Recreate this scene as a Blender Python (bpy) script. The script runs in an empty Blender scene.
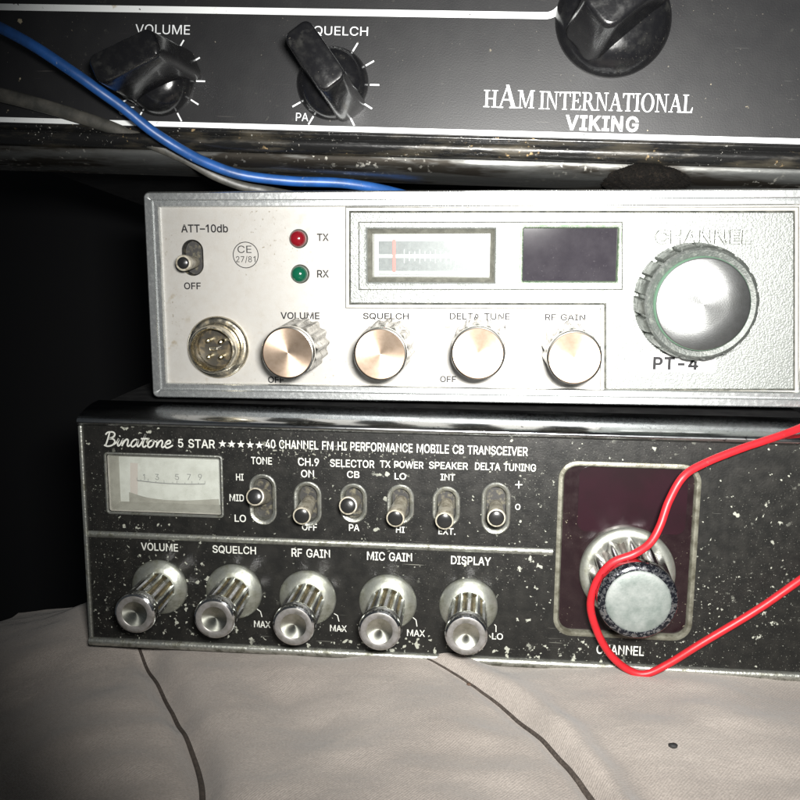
import bpy, json, math, random
import numpy as np
from mathutils import Vector, Matrix, Euler, noise
R = math.radians
S = 0.001                                   # everything below is written in millimetres
random.seed(4)
scene = bpy.context.scene
COL = scene.collection

# ------------------------------------------------------------------ camera, world, flash, exposure
FPX = 950.0                                 # focal length in pixels of an 800 px wide picture
PITCH = math.atan(170 / FPX)
YAW = math.atan(95 / FPX * math.cos(PITCH))
CAM = Vector((0, -257, 117))
CROT = Euler((R(90) - PITCH, 0, YAW)).to_matrix()
cd = bpy.data.cameras.new("camera")
cam = bpy.data.objects.new("camera", cd)
COL.objects.link(cam)
cam.location = CAM * S
cam.rotation_euler = CROT.to_euler()
cd.sensor_width = 36
cd.lens = FPX / 800 * 36
cd.clip_start = 0.005
cd.clip_end = 20
scene.camera = cam

w = bpy.data.worlds.new("World")
scene.world = w
w.use_nodes = True
bg = w.node_tree.nodes["Background"]
bg.inputs[0].default_value = (0.85, 0.93, 1.0, 1)
bg.inputs[1].default_value = 0.045          # the dim room

fl = bpy.data.lights.new("camera_flash", 'AREA')
fl.shape = 'RECTANGLE'
fl.size = 0.024
fl.size_y = 0.013
fl.energy = .64
fl.spread = R(76)
fl.color = (1.0, 0.985, 0.95)
flash = bpy.data.objects.new("camera_flash", fl)
COL.objects.link(flash)
FPOS = CAM + CROT @ Vector((14, 15, 4))
flash.location = FPOS * S
flash.rotation_euler = (Vector((27, 0, 84)) - FPOS).to_track_quat('-Z', 'Y').to_euler()

scene.view_settings.view_transform = 'Standard'
scene.view_settings.look = 'None'
scene.view_settings.exposure = 0
scene.view_settings.gamma = 1
scene.cycles.max_bounces = 8
scene.cycles.sample_clamp_indirect = 6


def ray(u, v):
    return (CROT @ Vector(((u - 400) / FPX, -(v - 400) / FPX, -1))).normalized()


def at_y(u, v, y):
    d = ray(u, v)
    return CAM + d * ((y - CAM.y) / d.y)


def at_z(u, v, z):
    d = ray(u, v)
    return CAM + d * ((z - CAM.z) / d.z)


# ------------------------------------------------------------------ materials
MATS = {}


def nd(nt, kind, **kw):
    n = nt.nodes.new(kind)
    for k, v in kw.items():
        setattr(n, k, v)
    return n


def mat(name, base, metal=0.0, rough=0.5, col2=None, scale=300, lo=.45, hi=.65, detail=5, rough2=None, metal2=None,
        bump=0.0, bscale=900, aniso=0.0, coat=0.0, specks=None, spec=0.5, scratch=None, stretch=None, zones=None):
    m = bpy.data.materials.new(name)
    m.use_nodes = True
    nt = m.node_tree
    p = nt.nodes["Principled BSDF"]
    L = nt.links.new
    p.inputs["Base Color"].default_value = (*base, 1)
    p.inputs["Metallic"].default_value = metal
    p.inputs["Roughness"].default_value = rough
    p.inputs["Specular IOR Level"].default_value = spec
    p.inputs["Coat Weight"].default_value = coat
    p.inputs["Coat Roughness"].default_value = .06
    tc = nd(nt, 'ShaderNodeTexCoord')
    src = tc.outputs["Object"]
    if stretch:
        mp = nd(nt, 'ShaderNodeMapping')
        mp.inputs["Scale"].default_value = stretch
        L(src, mp.inputs["Vector"])
        srcs = mp.outputs["Vector"]
    else:
        srcs = src

    def noise_ramp(scale, lo, hi, detail=5, s=None, rgh=.6):
        n = nd(nt, 'ShaderNodeTexNoise')
        n.inputs["Scale"].default_value = scale
        n.inputs["Detail"].default_value = detail
        n.inputs["Roughness"].default_value = rgh
        L(s or srcs, n.inputs["Vector"])
        r = nd(nt, 'ShaderNodeMapRange')
        r.inputs["From Min"].default_value = lo
        r.inputs["From Max"].default_value = hi
        L(n.outputs["Fac"], r.inputs["Value"])
        return r.outputs["Result"]
    colour = None
    if col2 is not None:
        f = noise_ramp(scale, lo, hi, detail)
        mx = nd(nt, 'ShaderNodeMix', data_type='RGBA')
        L(f, mx.inputs["Factor"])
        mx.inputs["A"].default_value = (*base, 1)
        mx.inputs["B"].default_value = (*col2, 1)
        colour = mx.outputs["Result"]
        if rough2 is not None:
            r = nd(nt, 'ShaderNodeMapRange')
            r.inputs["To Min"].default_value = rough
            r.inputs["To Max"].default_value = rough2
            L(f, r.inputs["Value"])
            L(r.outputs["Result"], p.inputs["Roughness"])
        if metal2 is not None:
            r = nd(nt, 'ShaderNodeMapRange')
            r.inputs["To Min"].default_value = metal
            r.inputs["To Max"].default_value = metal2
            L(f, r.inputs["Value"])
            L(r.outputs["Result"], p.inputs["Metallic"])
    for sp in (specks or []):               # (colour, scale, lo, hi, cluster scale, cluster lo, cluster hi)
        c, sc, a, b, cs, ca, cb = sp
        f1 = noise_ramp(sc, a, b, 3, src, .55)
        f2 = noise_ramp(cs, ca, cb, 2, src)
        mu = nd(nt, 'ShaderNodeMath', operation='MULTIPLY')
        L(f1, mu.inputs[0])
        L(f2, mu.inputs[1])
        mx = nd(nt, 'ShaderNodeMix', data_type='RGBA')
        L(mu.outputs[0], mx.inputs["Factor"])
        if colour is not None:
            L(colour, mx.inputs["A"])
        else:
            mx.inputs["A"].default_value = (*base, 1)
        mx.inputs["B"].default_value = (*c, 1)
        colour = mx.outputs["Result"]
    for c, sc, cut, cx, cz, rx, rz in (zones or []):     # chips that crowd round one place (millimetres on the panel)
        mp3 = nd(nt, 'ShaderNodeMapping')
        mp3.inputs["Location"].default_value = (-cx / rx, 0, -cz / rz)
        mp3.inputs["Scale"].default_value = (1000 / rx, 0, 1000 / rz)
        L(src, mp3.inputs["Vector"])
        ln = nd(nt, 'ShaderNodeVectorMath', operation='LENGTH')
        L(mp3.outputs[0], ln.inputs[0])
        near = nd(nt, 'ShaderNodeMapRange')
        near.inputs["From Min"].default_value = 1
        near.inputs["From Max"].default_value = .2
        near.inputs["To Max"].default_value = .13
        L(ln.outputs["Value"], near.inputs["Value"])
        n3 = nd(nt, 'ShaderNodeTexNoise')
        n3.inputs["Scale"].default_value = sc
        n3.inputs["Detail"].default_value = 3
        L(src, n3.inputs["Vector"])
        ad = nd(nt, 'ShaderNodeMath', operation='ADD')
        L(n3.outputs["Fac"], ad.inputs[0])
        L(near.outputs["Result"], ad.inputs[1])
        th = nd(nt, 'ShaderNodeMapRange')
        th.inputs["From Min"].default_value = cut
        th.inputs["From Max"].default_value = cut + .03
        L(ad.outputs[0], th.inputs["Value"])
        mx = nd(nt, 'ShaderNodeMix', data_type='RGBA')
        L(th.outputs["Result"], mx.inputs["Factor"])
        if colour is not None:
            L(colour, mx.inputs["A"])
        else:
            mx.inputs["A"].default_value = (*base, 1)
        mx.inputs["B"].default_value = (*c, 1)
        colour = mx.outputs["Result"]
    for c, ang, sc in (scratch or []):      # thin straight rubs at one slant, in short runs
        mp2 = nd(nt, 'ShaderNodeMapping')
        mp2.inputs["Rotation"].default_value = (0, R(ang), 0)
        mp2.inputs["Scale"].default_value = (60, 60, sc)
        L(src, mp2.inputs["Vector"])
        f1 = noise_ramp(1, .70, .73, 2, mp2.outputs["Vector"])
        f2 = noise_ramp(70, .52, .62, 2, src)
        mu = nd(nt, 'ShaderNodeMath', operation='MULTIPLY')
        L(f1, mu.inputs[0])
        L(f2, mu.inputs[1])
        mx = nd(nt, 'ShaderNodeMix', data_type='RGBA')
        L(mu.outputs[0], mx.inputs["Factor"])
        if colour is not None:
            L(colour, mx.inputs["A"])
        else:
            mx.inputs["A"].default_value = (*base, 1)
        mx.inputs["B"].default_value = (*c, 1)
        colour = mx.outputs["Result"]
    if colour is not None:
        L(colour, p.inputs["Base Color"])
    if bump:
        n = nd(nt, 'ShaderNodeTexNoise')
        n.inputs["Scale"].default_value = bscale
        n.inputs["Detail"].default_value = 4
        L(srcs, n.inputs["Vector"])
        b = nd(nt, 'ShaderNodeBump')
        b.inputs["Strength"].default_value = bump
        b.inputs["Distance"].default_value = .0004
        L(n.outputs["Fac"], b.inputs["Height"])
        L(b.outputs["Normal"], p.inputs["Normal"])
    if aniso:
        p.inputs["Anisotropic"].default_value = aniso
        t = nd(nt, 'ShaderNodeTangent', direction_type='RADIAL', axis='Z')
        L(t.outputs[0], p.inputs["Tangent"])
    MATS[name] = m
    return m


# --- the black radio on top
mat("satin_black", (.0085, .0085, .0098), 0, .42, (.012, .012, .0125), 120, .3, .85, rough2=.48, bump=.06, bscale=2500,
    specks=[((.22, .2, .16), 1500, .68, .72, 90, .5, .62), ((.04, .04, .035), 500, .64, .74, 60, .5, .6), ((.3, .26, .18), 330, .69, .71, 25, .55, .62)],
    scratch=[((.08, .08, .075), 35, 2600), ((.07, .065, .06), -20, 2200)])
mat("white_paint", (.78, .8, .8), 0, .5, (.42, .35, .22), 170, .62, .72, specks=[((.05, .045, .04), 900, .66, .7, 200, .45, .55)])
mat("white_print", (.75, .77, .78), 0, .5)
mat("old_black_plastic", (.0065, .0065, .0075), 0, .2, (.012, .012, .012), 420, .45, .8, rough2=.36, bump=.05, bscale=1800, coat=.2,
    specks=[((.14, .13, .11), 2200, .66, .74, 120, .52, .62), ((.04, .04, .037), 260, .56, .74, 90, .5, .65)])
mat("grimy_black_trim", (.009, .009, .009), .1, .26, (.05, .043, .03), 240, .5, .72, rough2=.55, stretch=(.25, 1, 1), bump=.25, bscale=1200,
    specks=[((.35, .25, .13), 700, .63, .7, 60, .54, .62), ((.35, .34, .31), 1500, .66, .7, 110, .5, .56)])
mat("worn_steel", (.2, .205, .2), .85, .3, (.025, .022, .018), 120, .40, .58, rough2=.6, stretch=(.2, 1, 1), bump=.3, bscale=700,
    specks=[((.42, .41, .37), 600, .6, .68, 40, .5, .62)])
mat("felt_foam", (.004, .0035, .003), 0, 1, (.013, .010, .0075), 1200, .5, .75, bump=1, bscale=2500, spec=.1)
# --- the silver radio
mat("brushed_silver", (.305, .297, .28), .25, .4, (.262, .25, .23), 420, .4, .7, rough2=.5, bump=.06, bscale=5000, spec=.5,
    specks=[((.14, .12, .085), 1300, .65, .72, 60, .48, .62), ((.2, .17, .12), 240, .62, .75, 30, .5, .65)])
mat("cast_silver", (.18, .19, .181), .4, .36, (.142, .151, .143), 900, .4, .65, rough2=.44, bump=.4, bscale=2200, spec=.5)
mat("crevice_dirt", (.028, .03, .026), 0, .7, (.075, .075, .065), 500, .4, .65, spec=.1)
mat("edge_grime", (.32, .28, .2), .1, .7, (.6, .58, .52), 260, .38, .62, stretch=(.4, 1, 1))
mat("silver_trim", (.70, .72, .72), .95, .27, (.48, .49, .48), 900, .5, .8, rough2=.4, bump=.10, bscale=900,
    specks=[((.14, .14, .12), 1800, .64, .72, 110, .46, .62)])
mat("copper_spun", (.42, .325, .25), .9, .42, (.35, .265, .195), 700, .4, .7, aniso=.75)
mat("bright_rim", (.6, .58, .54), 1, .2)
mat("knob_silver", (.17, .165, .148), .85, .25, (.08, .07, .05), 420, .5, .7, rough2=.45, bump=.1, bscale=1500)
mat("nickel", (.66, .62, .52), 1, .2, (.42, .36, .25), 350, .45, .7, rough2=.4, bump=.1, bscale=1200)
mat("brass_pin", (.75, .66, .42), 1, .22)
mat("socket_black", (.02, .018, .014), 0, .35, (.09, .07, .04), 500, .5, .7)
mat("black_print", (.014, .014, .015), 0, .6, spec=.12)
mat("red_lens", (.13, .004, .008), 0, .14, coat=.4)
mat("green_lens", (.003, .058, .03), 0, .14, coat=.4)
mat("ivory_lever", (.27, .25, .20), 0, .4, (.11, .095, .065), 700, .45, .65)
mat("black_tip", (.012, .012, .012), 0, .25)
mat("slot_dark", (.012, .011, .01), 0, .6, (.09, .08, .05), 700, .5, .68)
mat("smoked_window", (.019, .017, .021), 0, .05, (.028, .0255, .03), 200, .35, .7, spec=.45, specks=[((.08, .075, .08), 1500, .62, .75, 150, .45, .65)])
mat("aged_cream", (.25, .24, .21), 0, .5, (.17, .16, .135), 260, .4, .7)
mat("meter_bezel", (.07, .07, .058), .1, .45, (.12, .12, .1), 500, .4, .7)
mat("dial_grey", (.06, .07, .08), 0, .5, (.10, .115, .125), 1200, .4, .7)
mat("dial_white", (.5, .51, .51), 0, .5)
mat("needle_red", (.62, .05, .04), 0, .4)
mat("green_tint", (.07, .12, .065), .2, .5, (.16, .2, .14), 500, .4, .6)
mat("pot_metal", (.20, .215, .20), .8, .36, (.08, .088, .078), 480, .45, .7, rough2=.55, bump=.22, bscale=1700)
mat("dark_pot_metal", (.05, .055, .051), .4, .5, (.12, .125, .115), 800, .5, .75, bump=.25, bscale=2200)
mat("verdigris", (.16, .3, .2), .4, .5)
mat("spun_aluminium", (.30, .305, .305), .95, .36, (.24, .245, .24), 350, .4, .7, aniso=.6, bump=.05, bscale=3000)
mat("label_tape", (.48, .485, .475), 0, .4)
# --- the black radio at the bottom
CH = (.27, .275, .235)
mat("chipped_black", (.0075, .0075, .007), 0, .36, (.0115, .011, .0095), 300, .4, .7, rough2=.46, bump=.1, bscale=1800, spec=.3,
    specks=[(CH, 400, .62, .65, 40, .55, .64), (CH, 900, .635, .67, 26, .55, .64), ((.14, .14, .12), 2400, .65, .7, 20, .4, .55)],
    scratch=[((.10, .10, .09), 24, 2600), ((.14, .14, .12), -52, 2200)],
    zones=[(CH, 470, .72, 22, 25, 9, 27), (CH, 620, .72, -79, 15, 22, 24), (CH, 560, .72, 0, 2.5, 110, 6), (CH, 480, .72, 52, 55, 24, 5), (CH, 700, .72, -88, 33, 14, 7), ((.2, .2, .17), 1100, .72, -40, 57, 60, 4)])
mat("mirror_chrome", (.64, .66, .68), 1, .12, (.34, .34, .33), 60, .42, .7, rough2=.34, bump=.1, bscale=500, stretch=(.3, 1, 1),
    specks=[((.03, .03, .035), 1300, .62, .68, 80, .46, .58), ((.2, .2, .18), 2400, .64, .7, 40, .4, .6)])
mat("dull_chrome", (.5, .51, .47), .9, .3, (.16, .16, .13), 500, .45, .66, rough2=.55, bump=.3, bscale=1100)
mat("knob_chrome", (.7, .71, .73), 1, .11, (.42, .41, .36), 600, .48, .72, rough2=.3, bump=.06, bscale=900)
mat("dark_chrome", (.27, .26, .27), 1, .13, (.15, .14, .135), 600, .45, .72, rough2=.3, bump=.08, bscale=900)
mat("groove_reflection", (.035, .015, .018), .5, .3, (.06, .04, .035), 500, .4, .65)  # dark maroon reflections in the chrome flutes, painted as their colour
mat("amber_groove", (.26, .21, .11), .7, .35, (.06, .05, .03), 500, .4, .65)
mat("washer_metal", (.42, .435, .395), .85, .36, (.22, .225, .18), 340, .42, .68, rough2=.5, bump=.12, bscale=900)
mat("spun_dish", (.66, .67, .6), 1, .27, (.42, .43, .36), 500, .4, .7, aniso=.8)
mat("frosted_rim", (.22, .21, .205), .5, .4, (.14, .135, .12), 600, .4, .7)
mat("frosted_disc", (.20, .215, .205), .3, .5, (.11, .13, .12), 260, .35, .66, rough2=.55, bump=.1, bscale=1500)
mat("mottled_ring", (.012, .013, .018), .6, .18, (.42, .43, .45), 1100, .50, .60, metal2=1)
mat("smoked_maroon", (.0085, .0042, .0052), 0, .22, (.013, .007, .0075), 300, .4, .8, rough2=.34, spec=.35,
    specks=[((.2, .18, .13), 1700, .68, .72, 70, .5, .6)])
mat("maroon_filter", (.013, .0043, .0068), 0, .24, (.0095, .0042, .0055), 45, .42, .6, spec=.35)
mat("beige_rim", (.16, .157, .125), .4, .45, (.07, .066, .047), 380, .42, .66, bump=.25, bscale=1100)
mat("grey_print", (.45, .455, .42), 0, .5, (.16, .16, .14), 900, .6, .7)
mat("dial_paper", (.47, .47, .445), 0, .6, (.38, .38, .35), 240, .42, .68)
mat("dial_pink", (.42, .37, .345), 0, .6)
mat("dial_ink", (.16, .16, .16), 0, .6)
# --- the rest
mat("seam_shade_brown", (.032, .024, .019), 0, .85, (.06, .047, .038), 900, .4, .65, bump=.8, bscale=1500)  # brown of the right seam, and painted shade for the left fold
mat("crumb_brown", (.07, .04, .025), 0, .8)
mat("red_wire", (.40, .012, .018), 0, .42, (.30, .010, .014), 300, .4, .7, spec=.35, bump=.12, bscale=500,
    specks=[((.12, .03, .03), 900, .64, .72, 120, .48, .6)])
mat("blue_wire", (.012, .07, .25), 0, .42, (.009, .045, .15), 180, .4, .7, bump=.15, bscale=500,
    specks=[((.22, .25, .3), 800, .66, .72, 140, .5, .6)])
mat("grey_wire", (.035, .035, .031), 0, .45, (.08, .075, .065), 260, .4, .7, bump=.15, bscale=700)
mat("case_black", (.012, .012, .013), 0, .45, (.03, .03, .03), 200, .4, .7)
mat("dark_wall", (.004, .004, .005), 0, .9)
mat("room_cloth", (.008, .014, .03), 0, .9, (.004, .006, .01), 20, .4, .6)


def glass():
    m = bpy.data.materials.new("clear_window")
    m.use_nodes = True
    nt = m.node_tree
    nt.nodes.remove(nt.nodes["Principled BSDF"])
    out = nt.nodes["Material Output"]
    t = nd(nt, 'ShaderNodeBsdfTransparent')
    t.inputs[0].default_value = (.95, .96, .95, 1)
    g = nd(nt, 'ShaderNodeBsdfGlossy')
    g.inputs["Roughness"].default_value = .12
    d = nd(nt, 'ShaderNodeBsdfDiffuse')
    d.inputs[0].default_value = (.6, .6, .57, 1)
    f = nd(nt, 'ShaderNodeFresnel')
    f.inputs[0].default_value = 1.45
    a = nd(nt, 'ShaderNodeMixShader')
    a.inputs[0].default_value = .04
    nt.links.new(t.outputs[0], a.inputs[1])
    nt.links.new(d.outputs[0], a.inputs[2])
    b = nd(nt, 'ShaderNodeMixShader')
    nt.links.new(f.outputs[0], b.inputs[0])
    nt.links.new(a.outputs[0], b.inputs[1])
    nt.links.new(g.outputs[0], b.inputs[2])
    nt.links.new(b.outputs[0], out.inputs["Surface"])
    MATS["clear_window"] = m


glass()


def cloth_material():
    m = bpy.data.materials.new("woven_cloth")
    m.use_nodes = True
    nt = m.node_tree
    L = nt.links.new
    p = nt.nodes["Principled BSDF"]
    p.inputs["Roughness"].default_value = .85
    p.inputs["Sheen Weight"].default_value = .15
    p.inputs["Specular IOR Level"].default_value = .2
    tc = nd(nt, 'ShaderNodeTexCoord')
    mp = nd(nt, 'ShaderNodeMapping')
    mp.inputs["Rotation"].default_value = (0, 0, R(38))
    L(tc.outputs["Object"], mp.inputs["Vector"])
    # threads in two directions, uneven so the weave is not ruled
    def threads(sc):
        m2 = nd(nt, 'ShaderNodeMapping')
        m2.inputs["Scale"].default_value = sc
        L(mp.outputs[0], m2.inputs["Vector"])
        n2 = nd(nt, 'ShaderNodeTexNoise')
        n2.inputs["Scale"].default_value = 1
        n2.inputs["Detail"].default_value = 2
        L(m2.outputs[0], n2.inputs["Vector"])
        return n2.outputs["Fac"]
    tw = nd(nt, 'ShaderNodeTexWave', wave_type='BANDS', bands_direction='X')
    tw.inputs["Scale"].default_value = 520
    tw.inputs["Distortion"].default_value = 2.2
    tw.inputs["Detail"].default_value = 2
    tw.inputs["Detail Scale"].default_value = .5
    L(mp.outputs[0], tw.inputs["Vector"])
    th = nd(nt, 'ShaderNodeMath', operation='MULTIPLY')
    th.inputs[1].default_value = .27
    L(tw.outputs["Fac"], th.inputs[0])
    nn = nd(nt, 'ShaderNodeMath', operation='ADD')
    L(threads((2600, 1500, 1500)), nn.inputs[0])
    L(threads((1500, 2600, 1500)), nn.inputs[1])
    mix = nd(nt, 'ShaderNodeMath', operation='ADD')
    L(th.outputs[0], mix.inputs[0])
    L(nn.outputs[0], mix.inputs[1])
    bp = nd(nt, 'ShaderNodeBump')
    bp.inputs["Strength"].default_value = .5
    bp.inputs["Distance"].default_value = .00025
    L(mix.outputs[0], bp.inputs["Height"])
    L(bp.outputs[0], p.inputs["Normal"])
    big = nd(nt, 'ShaderNodeTexNoise')
    big.inputs["Scale"].default_value = 24
    big.inputs["Detail"].default_value = 6
    L(tc.outputs["Object"], big.inputs["Vector"])
    cr = nd(nt, 'ShaderNodeMapRange')
    cr.inputs["From Min"].default_value = .3
    cr.inputs["From Max"].default_value = .7
    L(big.outputs["Fac"], cr.inputs["Value"])
    c1 = nd(nt, 'ShaderNodeMix', data_type='RGBA')
    c1.inputs["A"].default_value = (.242, .214, .192, 1)
    c1.inputs["B"].default_value = (.322, .288, .26, 1)
    L(cr.outputs[0], c1.inputs["Factor"])
    c2 = nd(nt, 'ShaderNodeMix', data_type='RGBA', blend_type='MULTIPLY')
    r2 = nd(nt, 'ShaderNodeMapRange')
    r2.inputs["From Min"].default_value = .85
    r2.inputs["From Max"].default_value = 1.5
    r2.inputs["To Min"].default_value = .82
    r2.inputs["To Max"].default_value = 1.12
    L(mix.outputs[0], r2.inputs["Value"])
    c2.inputs["Factor"].default_value = 1
    L(c1.outputs["Result"], c2.inputs["A"])
    L(r2.outputs[0], c2.inputs["B"])
    L(c2.outputs["Result"], p.inputs["Base Color"])
    MATS["woven_cloth"] = m


cloth_material()


# ------------------------------------------------------------------ mesh helpers
def tag(o, label=None, cat=None, group=None, kind=None):
    if label:
        o["label"] = label
    if cat:
        o["category"] = cat
    if group:
        o["group"] = group
    if kind:
        o["kind"] = kind
    return o


class MB:
    """Collects faces of one part; build() links them as ONE mesh object."""

    def __init__(s):
        s.v, s.f, s.m = [], [], []

    def add(s, vs, fs, m=0):
        k = len(s.v)
        s.v += [tuple(p) for p in vs]
        for f in fs:
            s.f.append(tuple(i + k for i in f))
            s.m.append(m)
        return s

    def loft(s, loops, m=0, close=True, cap0=False, cap1=False):
        n = len(loops[0])
        vs = [p for lp in loops for p in lp]
        fs = []
        for i in range(len(loops) - 1):
            for j in range(n if close else n - 1):
                a, b = i * n + j, i * n + (j + 1) % n
                fs.append((a, b, b + n, a + n))
        if cap0:
            fs.append(tuple(reversed(range(n))))
        if cap1:
            fs.append(tuple(range((len(loops) - 1) * n, len(loops) * n)))
        return s.add(vs, fs, m)

    def box(s, x0, x1, y0, y1, z0, z1, m=0):
        vs = [(x, y, z) for x in (x0, x1) for y in (y0, y1) for z in (z0, z1)]
        return s.add(vs, [(0, 1, 3, 2), (4, 6, 7, 5), (0, 4, 5, 1), (2, 3, 7, 6), (0, 2, 6, 4), (1, 5, 7, 3)], m)

    def lathe(s, prof, n=64, m=0, flutes=0, amp=None, shape=None, mats=None, at=(0, 0)):
        """Around local Z. prof = (r, h[, depth of flute])."""
        loops = []
        for q in prof:
            r, h = q[0], q[1]
            d = q[2] if len(q) > 2 else 0
            lp = []
            for i in range(n):
                a = 2 * math.pi * i / n
                rr = r - (d * shape(flutes * a) if d else 0)
                lp.append((at[0] + rr * math.cos(a), at[1] + rr * math.sin(a), h))
            loops.append(lp)
        k = len(s.v)
        for lp in loops:
            s.v += lp
        for i in range(len(loops) - 1):
            flut = (len(prof[i]) > 2 and prof[i][2]) and (len(prof[i + 1]) > 2 and prof[i + 1][2])
            for j in range(n):
                a, b = k + i * n + j, k + i * n + (j + 1) % n
                s.f.append((a, b, b + n, a + n))
                mm = m
                if mats and flut:
                    mm = mats(flutes * 2 * math.pi * (j + .5) / n)
                s.m.append(mm)
        return s

    def tube(s, pts, r, n=14, m=0, flat=1.0):
        up = Vector((0, 0, 1))
        P = [Vector(p) for p in pts]
        loops = []
        for i, p in enumerate(P):
            t = (P[min(i + 1, len(P) - 1)] - P[max(i - 1, 0)]).normalized()
            a = t.cross(up)
            if a.length < 1e-3:
                a = t.cross(Vector((0, 1, 0)))
            a.normalize()
            b = a.cross(t).normalized()
            rr = r(i / (len(P) - 1)) if callable(r) else r
            loops.append([p + a * rr * math.cos(2 * math.pi * k / n) * flat + b * rr * math.sin(2 * math.pi * k / n) for k in range(n)])
        return s.loft(loops, m, True, True, True)

    def build(s, name, mats, parent=None, loc=None, rot=None, smooth=35, bevel=0):
        me = bpy.data.meshes.new(name)
        me.from_pydata([(x * S, y * S, z * S) for x, y, z in s.v], [], s.f)
        for mm in ([mats] if isinstance(mats, str) else mats):
            me.materials.append(MATS[mm])
        me.polygons.foreach_set("material_index", s.m)
        if smooth:
            me.polygons.foreach_set("use_smooth", [True] * len(me.polygons))
            me.update()
            me.set_sharp_from_angle(angle=R(smooth))
        me.update()
        o = bpy.data.objects.new(name, me)
        COL.objects.link(o)
        if parent:
            o.parent = parent
        if loc:
            o.location = [c * S for c in loc]
        if rot:
            o.rotation_euler = rot
        if bevel:
            b = o.modifiers.new("bevel", 'BEVEL')
            b.width = bevel * S
            b.segments = 2
            b.limit_method = 'ANGLE'
        return o


OUT = (R(90), 0, 0)                         # a knob's own Z points out of the front panel


def rr(x0, z0, x1, z1, r, n=7):
    """Rounded rectangle, counter-clockwise."""
    r = max(min(r, (x1 - x0) / 2 - 1e-4, (z1 - z0) / 2 - 1e-4), 1e-3)
    out = []
    for cx, cz, a0 in ((x1 - r, z1 - r, 0), (x0 + r, z1 - r, 90), (x0 + r, z0 + r, 180), (x1 - r, z0 + r, 270)):
        for i in range(n + 1):
            a = R(a0 + 90 * i / n)
            out.append((cx + r * math.cos(a), cz + r * math.sin(a)))
    return out


def frame(mb, rect, r, prof, m=0, n=7):
    """Sweep a profile of (outward offset, height) round a rounded rectangle."""
    x0, z0, x1, z1 = rect
    loops = []
    for off, h in prof:
        loops.append([(x, -h, z) for x, z in rr(x0 - off, z0 - off, x1 + off, z1 + off, max(r + off, .02), n)])
    return mb.loft(loops, m)


def fill2d(loops):
    """Flat polygon with holes -> vertices, faces."""
    cu = bpy.data.curves.new("tmp", 'CURVE')
    cu.dimensions = '2D'
    cu.fill_mode = 'BOTH'
    for lp in loops:
        sp = cu.splines.new('POLY')
        sp.points.add(len(lp) - 1)
        for i, (x, y) in enumerate(lp):
            sp.points[i].co = (x, y, 0, 1)
        sp.use_cyclic_u = True
    return curve_mesh(cu)


def curve_mesh(cu):
    ob = bpy.data.objects.new("tmp", cu)
    COL.objects.link(ob)
    dg = bpy.context.evaluated_depsgraph_get()
    me = bpy.data.meshes.new_from_object(ob.evaluated_get(dg))
    vs = [tuple(v.co) for v in me.vertices]
    fs = [tuple(p.vertices) for p in me.polygons]
    bpy.data.objects.remove(ob)
    bpy.data.meshes.remove(me)
    if cu.rna_type.identifier != 'X':
        bpy.data.curves.remove(cu)
    return vs, fs


def plate(mb, loops, h, m=0, side=0.0):
    vs, fs = fill2d(loops)
    mb.add([(x, -h, y) for x, y, z in vs], fs, m)
    if side:
        for lp in loops:
            mb.loft([[(x, -h, z) for x, z in lp], [(x, -h + side, z) for x, z in lp]], m)


def circ(cx, cz, r, n=40):
    return [(cx + r * math.cos(2 * math.pi * i / n), cz + r * math.sin(2 * math.pi * i / n)) for i in range(n)]


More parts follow.
